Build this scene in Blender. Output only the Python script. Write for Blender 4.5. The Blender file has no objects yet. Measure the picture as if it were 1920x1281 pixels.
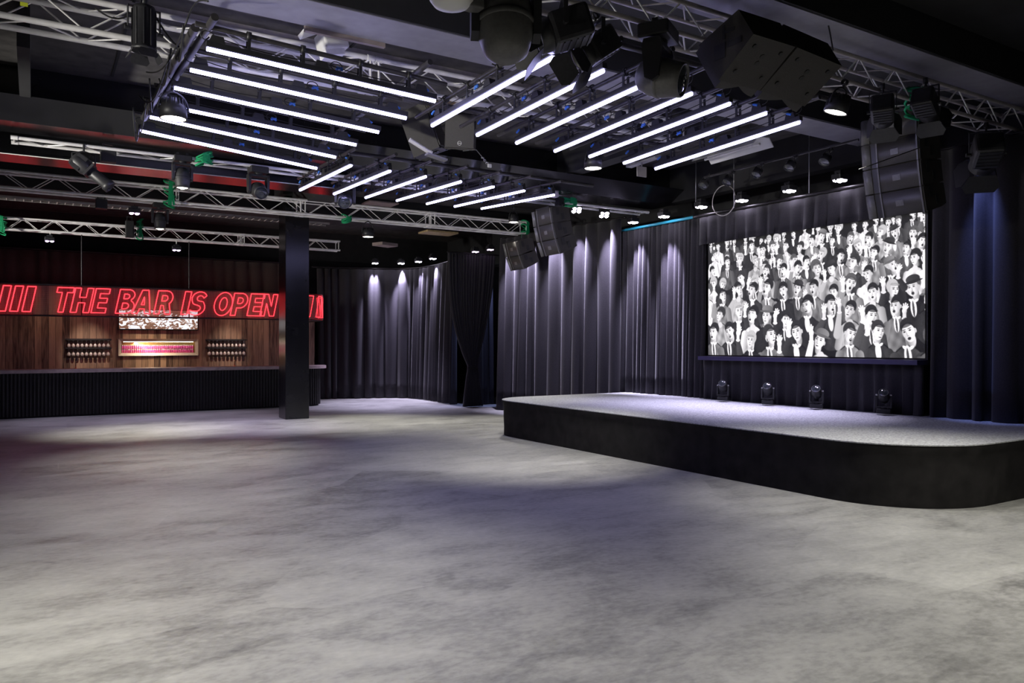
import bpy, bmesh, math, random
import numpy as np
from mathutils import Vector, Matrix, Euler

random.seed(7)
C = bpy.context.scene.collection
PI = math.pi
V = Vector

# ------------------------------------------------------------------ surveying
# camera at x=0 y=0 z=1.7; x runs along the trusses and the bar, y along the screen wall
HC, FPX, HZ, YAW = 1.7, 1450.0, 645.5, math.radians(31.7)
FW = (math.sin(YAW), math.cos(YAW)); RT = (math.cos(YAW), -math.sin(YAW))
def _d(px, py):
    u = (px - 960) / FPX
    return FW[0] + RT[0]*u, FW[1] + RT[1]*u, (HZ - py) / FPX
def atY(px, py, y):
    v = _d(px, py); k = y / v[1]; return V((v[0]*k, y, HC + v[2]*k))
def atX(px, py, x):
    v = _d(px, py); k = x / v[0]; return V((x, v[1]*k, HC + v[2]*k))
def atZ(px, py, z):
    v = _d(px, py); k = (z - HC) / v[2]; return V((v[0]*k, v[1]*k, z))

# ------------------------------------------------------------------ materials
def nodes(name):
    m = bpy.data.materials.new(name); m.use_nodes = True
    nt = m.node_tree
    b = nt.nodes['Principled BSDF']
    return m, nt, b
def mat(name, col, rough=.5, metal=0., spec=.5, noise=0., nscale=20., bump=0., sheen=0.):
    m, nt, b = nodes(name)
    b.inputs['Base Color'].default_value = (*col, 1)
    b.inputs['Roughness'].default_value = rough
    b.inputs['Metallic'].default_value = metal
    b.inputs['Specular IOR Level'].default_value = spec
    if sheen:
        b.inputs['Sheen Weight'].default_value = sheen
        b.inputs['Sheen Roughness'].default_value = .5
    if noise or bump:
        tc = nt.nodes.new('ShaderNodeTexCoord')
        n = nt.nodes.new('ShaderNodeTexNoise'); n.inputs['Scale'].default_value = nscale; n.inputs['Detail'].default_value = 5
        nt.links.new(tc.outputs['Object'], n.inputs['Vector'])
        if noise:
            r = nt.nodes.new('ShaderNodeValToRGB')
            r.color_ramp.elements[0].position = .3; r.color_ramp.elements[1].position = .7
            r.color_ramp.elements[0].color = (*[c*(1-noise) for c in col], 1)
            r.color_ramp.elements[1].color = (*[min(1, c*(1+noise)) for c in col], 1)
            nt.links.new(n.outputs['Fac'], r.inputs['Fac']); nt.links.new(r.outputs['Color'], b.inputs['Base Color'])
        if bump:
            bp = nt.nodes.new('ShaderNodeBump'); bp.inputs['Strength'].default_value = bump; bp.inputs['Distance'].default_value = .01
            nt.links.new(n.outputs['Fac'], bp.inputs['Height']); nt.links.new(bp.outputs['Normal'], b.inputs['Normal'])
    return m
def emis(name, col, strength):
    m, nt, b = nodes(name)
    b.inputs['Base Color'].default_value = (.02, .02, .02, 1)
    b.inputs['Emission Color'].default_value = (*col, 1)
    b.inputs['Emission Strength'].default_value = strength
    return m

M = {}
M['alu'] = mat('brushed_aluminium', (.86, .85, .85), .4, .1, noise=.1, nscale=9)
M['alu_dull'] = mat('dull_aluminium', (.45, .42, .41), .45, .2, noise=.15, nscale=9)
M['black_metal'] = mat('black_painted_metal', (.022, .022, .025), .45, .1, noise=.2, nscale=30)
M['gun_metal'] = mat('dark_steel_pipe', (.05, .047, .05), .45, .3, noise=.2, nscale=14)
M['black_plastic'] = mat('black_plastic', (.018, .018, .02), .55)
M['grey_plastic'] = mat('dark_grey_plastic', (.11, .108, .105), .5, noise=.12, nscale=40)
M['cab'] = mat('speckled_speaker_paint', (.04, .037, .034), .65, noise=.35, nscale=160, bump=.1)
M['grille'] = mat('speaker_grille', (.05, .047, .044), .5, .3, noise=.3, nscale=220)
M['white_metal'] = mat('white_painted_metal', (.72, .72, .7), .5)
M['beige_wood'] = mat('bare_timber', (.5, .38, .2), .6, noise=.2, nscale=12)
M['blue_plug'] = mat('blue_plug_plastic', (.06, .22, .75), .35)
M['green_strap'] = mat('green_webbing', (.0, .27, .1), .7, noise=.2, nscale=60)
M['cable'] = mat('black_rubber_cable', (.015, .015, .015), .5)
M['steel'] = mat('steel_wire', (.5, .5, .52), .35, .8)
M['glass_lens'] = mat('dark_glass_lens', (.03, .035, .04), .05, 0, 1.)
M['tube'] = emis('led_tube_white', (.50, .48, 1.0), 19.)
M['tube_end'] = mat('tube_end_cap', (.12, .12, .16), .5)
M['warm_lens'] = emis('lamp_warm_white', (1., .93, .78), 14.)
M['cool_lens'] = emis('lamp_cool_violet_white', (.86, .80, 1.), 40.)
M['dim_lens'] = emis('lamp_violet_dim', (.85, .6, 1.), 6.)
M['curtain'] = mat('black_wool_curtain', (.03, .028, .033), .95, spec=.12, noise=.15, nscale=60, bump=.08, sheen=.12)
M['curtain_brown'] = mat('dark_brown_curtain', (.07, .05, .045), .95, spec=.1, noise=.15, nscale=50, bump=.05, sheen=.2)
M['skirt_cloth'] = mat('black_stage_skirt', (.014, .013, .013), .8, spec=.2, noise=.4, nscale=5, bump=.15)
M['lacquer'] = mat('glossy_black_lacquer', (.012, .012, .014), .2, noise=.2, nscale=3)
M['beam_blue'] = mat('painted_beam', (.25, .245, .29), .45, noise=.12, nscale=6)
M['ceil'] = mat('dark_grey_ceiling_board', (.075, .07, .07), .85, noise=.35, nscale=5, bump=.1)
M['black_paint'] = mat('matt_black_paint', (.014, .014, .016), .8, noise=.2, nscale=4)
M['neon'] = emis('neon_red', (1., .03, .042), 4.6)
M['rail'] = mat('sign_rail', (.02, .018, .02), .35, .3)
M['slats'] = mat('black_wood_slats', (.013, .012, .012), .42, noise=.3, nscale=14)
M['counter'] = mat('counter_top_laminate', (.42, .33, .32), .35, noise=.2, nscale=8)
M['frame_wood'] = mat('pale_niche_frame', (.62, .55, .47), .5, noise=.1, nscale=10)
M['niche'] = mat('niche_lining', (.55, .37, .12), .6, noise=.15, nscale=8)
M['pink'] = mat('pink_can_print', (.82, .11, .46), .35)
M['can_metal'] = mat('can_end_metal', (.8, .72, .72), .25, .6)
M['tap'] = mat('brass_tap', (.55, .42, .25), .3, .8)
M['sill'] = mat('dark_blue_screen_sill', (.05, .045, .11), .4)
M['cyan'] = mat('cyan_painted_pipe', (.03, .33, .5), .4)
M['yellow'] = mat('yellow_label', (.7, .8, .05), .6)
M['concrete_patch'] = mat('pale_ceiling_panel', (.35, .29, .27), .7, noise=.15, nscale=7)

def floor_mat():
    m, nt, b = nodes('polished_concrete_floor'); L = nt.links
    tc = nt.nodes.new('ShaderNodeTexCoord')
    def mapp(s, rot=0):
        mp = nt.nodes.new('ShaderNodeMapping'); mp.inputs['Scale'].default_value = s
        mp.inputs['Rotation'].default_value = (0, 0, rot)
        L.new(tc.outputs['Object'], mp.inputs['Vector']); return mp
    def noise(s, det, mp, dist=0.):
        n = nt.nodes.new('ShaderNodeTexNoise'); n.inputs['Scale'].default_value = s; n.inputs['Detail'].default_value = det
        n.inputs['Roughness'].default_value = .6; n.inputs['Distortion'].default_value = dist
        L.new(mp.outputs['Vector'], n.inputs['Vector']); return n
    def math_(op, a, bb):
        x = nt.nodes.new('ShaderNodeMath'); x.operation = op
        for i, s in enumerate((a, bb)):
            if isinstance(s, (int, float)): x.inputs[i].default_value = s
            else: L.new(s, x.inputs[i])
        return x.outputs[0]
    big = noise(.55, 5, mapp((.7, 1.1, 1), .25), .4)
    mid = noise(2.2, 9, mapp((.8, 1.5, 1), .3), .3)
    fine = noise(17, 8, mapp((.8, 1.3, 1), .25))
    vo = nt.nodes.new('ShaderNodeTexVoronoi'); vo.inputs['Scale'].default_value = 1.1
    L.new(mapp((.5, 1.1, 1), .5).outputs['Vector'], vo.inputs['Vector'])
    vw = nt.nodes.new('ShaderNodeRGBToBW'); L.new(vo.outputs['Color'], vw.inputs[0])
    f = math_('ADD', math_('MULTIPLY', big.outputs['Fac'], .27), math_('MULTIPLY', mid.outputs['Fac'], .38))
    f = math_('ADD', f, math_('MULTIPLY', fine.outputs['Fac'], .26))
    f = math_('ADD', f, math_('MULTIPLY', vw.outputs[0], .09))
    r = nt.nodes.new('ShaderNodeValToRGB')
    e = r.color_ramp.elements
    e[0].position = .355; e[0].color = (.12, .12, .112, 1)
    e[1].position = .635; e[1].color = (.41, .41, .38, 1)
    x = e.new(.50); x.color = (.30, .30, .28, 1)
    L.new(f, r.inputs['Fac'])
    # scratches
    w = noise(.8, 1, mapp((9, .25, 1), .9), 1.2)
    s = nt.nodes.new('ShaderNodeValToRGB'); s.color_ramp.elements[0].position = .80; s.color_ramp.elements[1].position = .81
    s.color_ramp.elements[0].color = (0, 0, 0, 1); s.color_ramp.elements[1].color = (.25, .25, .25, 1)
    L.new(w.outputs['Fac'], s.inputs['Fac'])
    mx = nt.nodes.new('ShaderNodeMix'); mx.data_type = 'RGBA'
    L.new(s.outputs['Color'], mx.inputs['Factor']); L.new(r.outputs['Color'], mx.inputs[6]); mx.inputs[7].default_value = (.5, .5, .48, 1)
    L.new(mx.outputs[2], b.inputs['Base Color'])
    rr = nt.nodes.new('ShaderNodeMapRange'); rr.inputs['To Min'].default_value = .33; rr.inputs['To Max'].default_value = .5
    L.new(mid.outputs['Fac'], rr.inputs['Value']); L.new(rr.outputs[0], b.inputs['Roughness'])
    b.inputs['Specular IOR Level'].default_value = .45
    return m
M['floor'] = floor_mat()

def carpet_mat():
    m, nt, b = nodes('grey_stage_carpet'); L = nt.links
    tc = nt.nodes.new('ShaderNodeTexCoord')
    n = nt.nodes.new('ShaderNodeTexNoise'); n.inputs['Scale'].default_value = 45; n.inputs['Detail'].default_value = 4
    L.new(tc.outputs['Object'], n.inputs['Vector'])
    r = nt.nodes.new('ShaderNodeValToRGB'); r.color_ramp.elements[0].position = .3; r.color_ramp.elements[1].position = .72
    r.color_ramp.elements[0].color = (.20, .205, .21, 1); r.color_ramp.elements[1].color = (.50, .51, .51, 1)
    L.new(n.outputs['Fac'], r.inputs['Fac']); L.new(r.outputs['Color'], b.inputs['Base Color'])
    b.inputs['Roughness'].default_value = .95; b.inputs['Specular IOR Level'].default_value = .1
    bp = nt.nodes.new('ShaderNodeBump'); bp.inputs['Strength'].default_value = .4; bp.inputs['Distance'].default_value = .01
    L.new(n.outputs['Fac'], bp.inputs['Height']); L.new(bp.outputs['Normal'], b.inputs['Normal'])
    return m
M['carpet'] = carpet_mat()

def plank_mat():
    m, nt, b = nodes('stained_wall_boards'); L = nt.links
    tc = nt.nodes.new('ShaderNodeTexCoord')
    sx = nt.nodes.new('ShaderNodeSeparateXYZ'); L.new(tc.outputs['Object'], sx.inputs[0])
    d = nt.nodes.new('ShaderNodeMath'); d.operation = 'DIVIDE'; d.inputs[1].default_value = .155; L.new(sx.outputs['X'], d.inputs[0])
    fl = nt.nodes.new('ShaderNodeMath'); fl.operation = 'FLOOR'; L.new(d.outputs[0], fl.inputs[0])
    wn = nt.nodes.new('ShaderNodeTexWhiteNoise'); wn.noise_dimensions = '1D'; L.new(fl.outputs[0], wn.inputs['W'])
    fr = nt.nodes.new('ShaderNodeMath'); fr.operation = 'FRACT'; L.new(d.outputs[0], fr.inputs[0])
    gp = nt.nodes.new('ShaderNodeMath'); gp.operation = 'GREATER_THAN'; gp.inputs[1].default_value = .05; L.new(fr.outputs[0], gp.inputs[0])
    mp = nt.nodes.new('ShaderNodeMapping'); mp.inputs['Scale'].default_value = (14, 1, 1.2); L.new(tc.outputs['Object'], mp.inputs['Vector'])
    va = nt.nodes.new('ShaderNodeVectorMath'); va.operation = 'ADD'; L.new(mp.outputs[0], va.inputs[0]); L.new(wn.outputs['Color'], va.inputs[1])
    n = nt.nodes.new('ShaderNodeTexNoise'); n.inputs['Scale'].default_value = 1.6; n.inputs['Detail'].default_value = 7; n.inputs['Distortion'].default_value = .8
    L.new(va.outputs[0], n.inputs['Vector'])
    ad = nt.nodes.new('ShaderNodeMath'); ad.operation = 'MULTIPLY_ADD'; ad.inputs[1].default_value = .55
    L.new(wn.outputs['Value'], ad.inputs[0]); L.new(n.outputs['Fac'], ad.inputs[2])
    r = nt.nodes.new('ShaderNodeValToRGB')
    e = r.color_ramp.elements
    e[0].position = .42; e[0].color = (.06, .034, .026, 1); e[1].position = .98; e[1].color = (.44, .29, .20, 1)
    L.new(ad.outputs[0], r.inputs['Fac'])
    mx = nt.nodes.new('ShaderNodeMix'); mx.data_type = 'RGBA'; mx.inputs[6].default_value = (.02, .012, .01, 1)
    L.new(gp.outputs[0], mx.inputs['Factor']); L.new(r.outputs['Color'], mx.inputs[7]); L.new(mx.outputs[2], b.inputs['Base Color'])
    b.inputs['Roughness'].default_value = .6
    bp = nt.nodes.new('ShaderNodeBump'); bp.inputs['Strength'].default_value = .3; bp.inputs['Distance'].default_value = .01
    L.new(n.outputs['Fac'], bp.inputs['Height']); L.new(bp.outputs['Normal'], b.inputs['Normal'])
    return m
M['planks'] = plank_mat()

def glass_mat():
    m, nt, b = nodes('sign_glass'); L = nt.links
    out = nt.nodes['Material Output']
    tr = nt.nodes.new('ShaderNodeBsdfTransparent'); tr.inputs[0].default_value = (.82, .78, .8, 1)
    gl = nt.nodes.new('ShaderNodeBsdfGlossy'); gl.inputs['Roughness'].default_value = .03
    fz = nt.nodes.new('ShaderNodeFresnel'); fz.inputs[0].default_value = 1.5
    mx = nt.nodes.new('ShaderNodeMixShader')
    L.new(fz.outputs[0], mx.inputs[0]); L.new(tr.outputs[0], mx.inputs[1]); L.new(gl.outputs[0], mx.inputs[2])
    L.new(mx.outputs[0], out.inputs[0])
    return m
M['glass'] = glass_mat()
def mesh_mat():
    m, nt, b = nodes('fine_wire_mesh'); L = nt.links
    out = nt.nodes['Material Output']
    tr = nt.nodes.new('ShaderNodeBsdfTransparent')
    df = nt.nodes.new('ShaderNodeBsdfDiffuse'); df.inputs[0].default_value = (.6, .5, .52, 1)
    tc = nt.nodes.new('ShaderNodeTexCoord'); sp = nt.nodes.new('ShaderNodeSeparateXYZ'); L.new(tc.outputs['UV'], sp.inputs[0])
    outs = []
    for a in ('X', 'Y'):
        d = nt.nodes.new('ShaderNodeMath'); d.operation = 'MULTIPLY'; d.inputs[1].default_value = 1/.028; L.new(sp.outputs[a], d.inputs[0])
        f = nt.nodes.new('ShaderNodeMath'); f.operation = 'FRACT'; L.new(d.outputs[0], f.inputs[0])
        g = nt.nodes.new('ShaderNodeMath'); g.operation = 'LESS_THAN'; g.inputs[1].default_value = .16; L.new(f.outputs[0], g.inputs[0])
        outs.append(g.outputs[0])
    mxm = nt.nodes.new('ShaderNodeMath'); mxm.operation = 'MAXIMUM'; L.new(outs[0], mxm.inputs[0]); L.new(outs[1], mxm.inputs[1])
    mx = nt.nodes.new('ShaderNodeMixShader'); L.new(mxm.outputs[0], mx.inputs[0]); L.new(tr.outputs[0], mx.inputs[1]); L.new(df.outputs[0], mx.inputs[2])
    L.new(mx.outputs[0], out.inputs[0]); return m
M['mesh'] = mesh_mat()
def whitened_glass():
    m, nt, b = nodes('drinking_glass'); L = nt.links
    out = nt.nodes['Material Output']
    tr = nt.nodes.new('ShaderNodeBsdfTransparent'); tr.inputs[0].default_value = (.9, .88, .87, 1)
    gl = nt.nodes.new('ShaderNodeBsdfGlossy'); gl.inputs['Roughness'].default_value = .15
    df = nt.nodes.new('ShaderNodeBsdfDiffuse'); df.inputs[0].default_value = (.95, .9, .86, 1)  # white diffuse puts bright glints into the glass colour
    m1 = nt.nodes.new('ShaderNodeMixShader'); m1.inputs[0].default_value = .6
    m2 = nt.nodes.new('ShaderNodeMixShader'); m2.inputs[0].default_value = .85
    L.new(gl.outputs[0], m1.inputs[1]); L.new(df.outputs[0], m1.inputs[2])
    L.new(tr.outputs[0], m2.inputs[1]); L.new(m1.outputs[0], m2.inputs[2]); L.new(m2.outputs[0], out.inputs[0])
    return m
M['cup'] = whitened_glass()
def feed_mat():
    m, nt, b = nodes('bar_screen_feed'); L = nt.links
    tc = nt.nodes.new('ShaderNodeTexCoord')
    mp = nt.nodes.new('ShaderNodeMapping'); mp.inputs['Scale'].default_value = (1, 1, 1.6); L.new(tc.outputs['Object'], mp.inputs[0])
    n = nt.nodes.new('ShaderNodeTexNoise'); n.inputs['Scale'].default_value = 5.5; n.inputs['Detail'].default_value = 4; n.inputs['Distortion'].default_value = 1.6
    L.new(mp.outputs[0], n.inputs['Vector'])
    r = nt.nodes.new('ShaderNodeValToRGB'); e = r.color_ramp.elements
    e[0].position = .47; e[0].color = (.17, .08, .05, 1); e[1].position = .55; e[1].color = (.85, .88, .95, 1)
    x = e.new(.5); x.color = (.38, .22, .15, 1)
    L.new(n.outputs['Fac'], r.inputs['Fac']); L.new(r.outputs['Color'], b.inputs['Emission Color'])
    b.inputs['Emission Strength'].default_value = 1.25; b.inputs['Base Color'].default_value = (.02, .02, .02, 1)
    return m
M['feed'] = feed_mat()
def screen_mat():
    m, nt, b = nodes('projected_picture'); L = nt.links
    a = nt.nodes.new('ShaderNodeVertexColor'); a.layer_name = 'picture'
    L.new(a.outputs['Color'], b.inputs['Emission Color']); b.inputs['Emission Strength'].default_value = 1.15
    b.inputs['Base Color'].default_value = (.03, .03, .03, 1); b.inputs['Roughness'].default_value = .9
    return m
M['screen'] = screen_mat()

# ------------------------------------------------------------------ mesh builder
class MB:
    def __init__(s): s.v = []; s.f = []; s.sm = []
    def add(s, vs, fs, smooth=False, T=None):
        o = len(s.v)
        s.v += [(T @ V(p))[:] if T is not None else tuple(p) for p in vs]
        s.f += [tuple(i + o for i in f) for f in fs]; s.sm += [smooth]*len(fs); return s
    def box(s, c, d, T=None, bev=0.):
        x, y, z = c; a, b, e = d[0]/2, d[1]/2, d[2]/2
        if bev:
            bm = bmesh.new(); bmesh.ops.create_cube(bm, size=1)
            for w in bm.verts: w.co = V((w.co.x*d[0], w.co.y*d[1], w.co.z*d[2]))
            bmesh.ops.bevel(bm, geom=bm.edges[:], offset=bev, segments=2, affect='EDGES', profile=.5)
            bm.verts.index_update()
            s.add([(w.co + V(c))[:] for w in bm.verts], [[w.index for w in f.verts] for f in bm.faces], False, T); bm.free(); return s
        vs = [(x+i*a, y+j*b, z+k*e) for i in (-1, 1) for j in (-1, 1) for k in (-1, 1)]
        return s.add(vs, [(0,1,3,2),(4,6,7,5),(0,4,5,1),(2,3,7,6),(0,2,6,4),(1,5,7,3)], False, T)
    def rod(s, p, q, r, n=10, r2=None, T=None, cap=True):
        p, q = V(p), V(q); r2 = r if r2 is None else r2
        z = (q-p).normalized(); x = z.orthogonal().normalized(); y = z.cross(x)
        vs = []
        for c, rr in ((p, r), (q, r2)):
            for i in range(n):
                a = 2*PI*i/n; vs.append((c + x*(rr*math.cos(a)) + y*(rr*math.sin(a)))[:])
        s.add(vs, [(i, (i+1) % n, n+(i+1) % n, n+i) for i in range(n)], True, T)
        if cap: s.add(vs, [tuple(range(n-1, -1, -1)), tuple(range(n, 2*n))], False, T)
        return s
    def lathe(s, prof, n=20, T=None, smooth=True):
        vs = []; fs = []
        for r, z in prof:
            for i in range(n):
                a = 2*PI*i/n; vs.append((r*math.cos(a), r*math.sin(a), z))
        for k in range(len(prof)-1):
            for i in range(n): fs.append((k*n+i, k*n+(i+1) % n, (k+1)*n+(i+1) % n, (k+1)*n+i))
        return s.add(vs, fs, smooth, T)
    def prism(s, pts, h0, h1, T=None, ax='z'):
        n = len(pts)
        mk = {'z': lambda a, b, h: (a, b, h), 'y': lambda a, b, h: (a, h, b), 'x': lambda a, b, h: (h, a, b)}[ax]
        vs = [mk(a, b, h0) for a, b in pts] + [mk(a, b, h1) for a, b in pts]
        return s.add(vs, [tuple(range(n-1, -1, -1)), tuple(range(n, 2*n))] + [(i, (i+1) % n, n+(i+1) % n, n+i) for i in range(n)], False, T)
    def sweep(s, pts, r, n=6, closed=False, T=None):
        pts = [V(p) for p in pts]; N = len(pts); vs = []; fs = []; ref = None
        for i, p in enumerate(pts):
            a = pts[(i-1) % N] if (closed or i > 0) else p
            b = pts[(i+1) % N] if (closed or i < N-1) else p
            t = (b-a)
            t = t.normalized() if t.length > 1e-9 else V((0, 0, 1))
            if ref is None: ref = t.orthogonal().normalized()
            x = (ref - t*ref.dot(t))
            x = x.normalized() if x.length > 1e-6 else t.orthogonal().normalized()
            ref = x; y = t.cross(x)
            for k in range(n):
                q = 2*PI*k/n; vs.append((p + x*(r*math.cos(q)) + y*(r*math.sin(q)))[:])
        for i in range(N if closed else N-1):
            j = (i+1) % N
            for k in range(n): fs.append((i*n+k, i*n+(k+1) % n, j*n+(k+1) % n, j*n+k))
        if not closed: fs += [tuple(range(n-1, -1, -1)), tuple((N-1)*n+k for k in range(n))]
        return s.add(vs, fs, True, T)
    def mesh(s, name):
        me = bpy.data.meshes.new(name); me.from_pydata(s.v, [], s.f)
        me.polygons.foreach_set('use_smooth', s.sm); me.update(); return me
    def build(s, name, m, parent=None, label=None, solid=0.):
        return link(name, s.mesh(name), m, parent, label, solid)

def link(name, me, m, parent=None, label=None, solid=0.):
    o = bpy.data.objects.new(name, me); C.objects.link(o)
    if m is not None and not me.materials: me.materials.append(M[m] if isinstance(m, str) else m)
    if parent is not None: o.parent = parent
    if label: o['label'] = label
    if solid:
        md = o.modifiers.new('thickness', 'SOLIDIFY'); md.thickness = solid; md.offset = 0
    return o
CACHE = {}
def shared(key, fn):
    if key not in CACHE: CACHE[key] = fn().mesh(key if isinstance(key, str) else str(key[0]))
    return CACHE[key]
def spart(name, key, fn, m, parent, label=None):
    return link(name, shared(key, fn), m, parent, label)
def thing(name, label, cat, loc=(0, 0, 0), rot=None, group=None):
    o = bpy.data.objects.new(name, None); C.objects.link(o); o.empty_display_size = .1
    o.location = loc
    if rot is not None: o.rotation_euler = rot if isinstance(rot, Euler) else Euler(rot)
    return tag(o, label, cat, group)
def tag(o, label, cat, group=None, kind=None):
    o['label'] = label; o['category'] = cat
    if group: o['group'] = group
    if kind: o['kind'] = kind
    return o
def struct(o): o['kind'] = 'structure'; return o
def R(axis, deg): return Matrix.Rotation(math.radians(deg), 4, axis)
def Tr(*p): return Matrix.Translation(V(p))
def align(z, up=(0, 0, 1)):            # matrix whose -Z looks along z
    return V(z).to_track_quat('-Z', 'Y').to_matrix().to_4x4()

def spot(loc, to, power, col, size, blend=.6, radius=.06):
    l = bpy.data.lights.new('spot_beam', 'SPOT'); l.energy = power; l.color = col
    l.spot_size = math.radians(size); l.spot_blend = blend; l.shadow_soft_size = radius
    o = bpy.data.objects.new('spot_beam', l); C.objects.link(o); o.location = loc
    o.rotation_euler = (V(to)-V(loc)).to_track_quat('-Z', 'Y').to_euler(); return o
def area(loc, to, power, col, sx, sy):
    l = bpy.data.lights.new('lamp_area', 'AREA'); l.shape = 'RECTANGLE'; l.size = sx; l.size_y = sy; l.energy = power; l.color = col
    o = bpy.data.objects.new('lamp_area', l); C.objects.link(o); o.location = loc
    o.rotation_euler = (V(to)-V(loc)).to_track_quat('-Z', 'Y').to_euler(); return o
WARM = (1., .80, .55); COOL = (.74, .68, 1.); NEUT = (1., .96, .875)

# ------------------------------------------------------------------ room shell
X0, X1, Y0, Y1, CZ = -4.5, 12.6, -5., 24.8, 5.35
struct(MB().box(((X0+X1)/2, (Y0+Y1)/2, -.1), (X1-X0, Y1-Y0, .2)).build('floor', 'floor'))
struct(MB().box(((X0+X1)/2, (Y0+Y1)/2, CZ+.1), (X1-X0, Y1-Y0, .2)).build('ceiling', 'ceil'))
struct(MB().box((X0-.1, (Y0+Y1)/2, CZ/2), (.2, Y1-Y0, CZ)).build('wall_left', 'black_paint'))
struct(MB().box((X1+.1, (Y0+Y1)/2, CZ/2), (.2, Y1-Y0, CZ)).build('wall_right', 'black_paint'))
struct(MB().box(((X0+X1)/2, Y1+.1, CZ/2), (X1-X0+.4, .2, CZ)).build('wall_back', 'black_paint'))
struct(MB().box(((X0+X1)/2, Y0-.1, CZ/2), (X1-X0+.4, .2, CZ)).build('wall_front', 'black_paint'))
def beam(n, y0, y1, z0, m, x0=X0, x1=X1):
    return struct(MB().box(((x0+x1)/2, (y0+y1)/2, (z0+CZ)/2), (x1-x0, y1-y0, CZ-z0)).build('trim_%d' % n, m))
beam(1, 4.87, 5.47, 4.92, 'beam_blue')
beam(2, 7.12, 7.70, 4.90, 'beam_blue')
beam(3, 12.05, 12.7, 4.86, 'lacquer', X0, 11.4)
beam(4, 13.13, 13.78, 4.42, 'lacquer', X0, 4.98)
beam(5, 18.3, 18.8, 4.85, 'black_paint')
# ledge frame on the face of the third beam and cross ribs
struct(MB().prism([(11.62, 4.86), (12.05, 4.62), (12.7, 4.62), (12.7, 4.86)], X0, 11.4, ax='x').build('trim_6', 'lacquer'))
struct(MB().box((-.10, 10.9, 5.1), (.12, 2.4, .5)).build('trim_7', 'black_paint'))
struct(MB().box((8.6, 10.0, 5.12), (.3, 4.4, .46)).build('trim_8', 'black_paint'))
struct(MB().box((11.45, 9.9, 5.0), (.25, 4.6, .7)).build('trim_9', 'black_paint'))
struct(MB().box((5.2, 16.6, 5.05), (.5, 3.6, .6)).build('trim_10', 'black_paint'))
struct(MB().box(((X0+X1)/2, (Y0+7.12)/2, CZ-.01), (X1-X0, 7.12-Y0, .02)).build('trim_18', 'black_paint'))  # black sheet added to keep the near ceiling dark against lamp bounce
struct(MB().box(((X0+X1)/2, 4.855, (4.93+CZ)/2), (X1-X0, .03, CZ-4.93)).build('trim_19', 'black_paint'))  # black sheet added to darken the first beam's near face
struct(MB().box(((X0+X1)/2, 7.105, (4.91+CZ)/2), (X1-X0, .03, CZ-4.91)).build('trim_20', 'black_paint'))  # black sheet added to darken the second beam's near face
# board joints of the ceiling between beams
for k, x in enumerate((-1.6, 0.9, 3.3, 5.8, 8.0)):
    struct(MB().box((x, 9.7, CZ-.006), (.03, 4.2, .012)).build('trim_%d' % (11+k), 'black_paint'))
struct(MB().box((4.2, 9.15, CZ-.03), (8.4, .06, .06)).build('trim_16', 'alu_dull'))
# column
col = MB().box((5.08, 17.77, 2.55), (.54, .56, 5.1), bev=.012)
col = struct(col.build('column', 'lacquer')); col['label'] = 'square black lacquered column standing in front of the bar'
struct(MB().box((5.08, 17.77, 5.2), (.7, .75, .3)).build('trim_17', 'black_paint'))

# ------------------------------------------------------------------ trusses
def brace_mesh():
    return MB().rod((0, 0, -.5), (0, 0, .5), .0085, 6, cap=False)
def truss(label, x0, x1, y, z, s=.29, flat=False, m='alu', pitch=.38, rc=.025, phase=0, joints=()):
    t = thing('truss', label, 'truss', (x0, y, z))
    L = x1-x0
    cs = [(0, 0), (s, 0)] if flat else [(0, 0), (s, 0), (0, s), (s, s)]
    for a, b in cs:
        o = spart('chord', ('chord', round(L, 3), rc), lambda: MB().rod((0, 0, 0), (L, 0, 0), rc, 12), m, t); o.location = (0, a, b)
    faces = [((0, 0), (s, 0))] if flat else [((0, 0), (0, s)), ((0, 0), (s, 0)), ((s, 0), (s, s))]
    n = int(L/pitch)
    def brace(p, q):
        o = spart('brace', 'brace', brace_mesh, m, t)
        d = q-p; o.location = (p+q)/2; o.rotation_euler = d.to_track_quat('Z', 'Y').to_euler(); o.scale = (1, 1, d.length)
    for fi, (a, b) in enumerate(faces):
        for i in range(n):
            e0, e1 = (a, b) if (i+fi+phase) % 2 == 0 else (b, a)
            brace(V((i*pitch+.02, *e0)), V(((i+1)*pitch, *e1)))
    if not flat:
        mb = MB()
        for i in range(n):
            e0, e1 = ((0, s), (s, s)) if i % 2 else ((s, s), (0, s))
            mb.rod((i*pitch+.02, *e0), ((i+1)*pitch, *e1), .0085, 6, cap=False)
        o = mb.build('top_bracing', m, t); o['kind'] = 'stuff'
    for j in [0.01, L-.01] + [q-x0 for q in joints]:
        mb = MB()
        ring = [(0, 0), (s, 0)] if flat else [(0, 0), (s, 0), (s, s), (0, s)]
        for off in ((0,) if j in (.01, L-.01) else (-.05, .05)):
            for a, b in zip(ring, ring[1:] + ring[:1]): mb.rod((j+off, *a), (j+off, *b), .013, 6)
            for a in ring: mb.rod((j+off-.04, *a), (j+off+.04, *a), rc*1.25, 10)
        mb.build('joint_frame', m, t)
    return t
T1 = truss('pale aluminium box truss crossing above the left bank of tube lights', -2.0, 8.1, 8.32, 4.66, joints=(3.3,), pitch=.4, rc=.029)
T2 = truss('flat ladder truss with green strap, above the middle bank of tube lights', -.24, 10.95, 12.32, 4.47, flat=True, pitch=.36, joints=(4.1,))
T3 = truss('long pale box truss passing in front of the column top', -2.6, 10.5, 16.3, 4.47, joints=(2.35, 4.85, 7.9), pitch=.42)
T4 = truss('smaller pinkish-lit box truss directly above the neon bar sign', -2.4, 7.2, 20.8, 4.31, s=.25, joints=(2.1, 4.6), pitch=.31, rc=.022)
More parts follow.
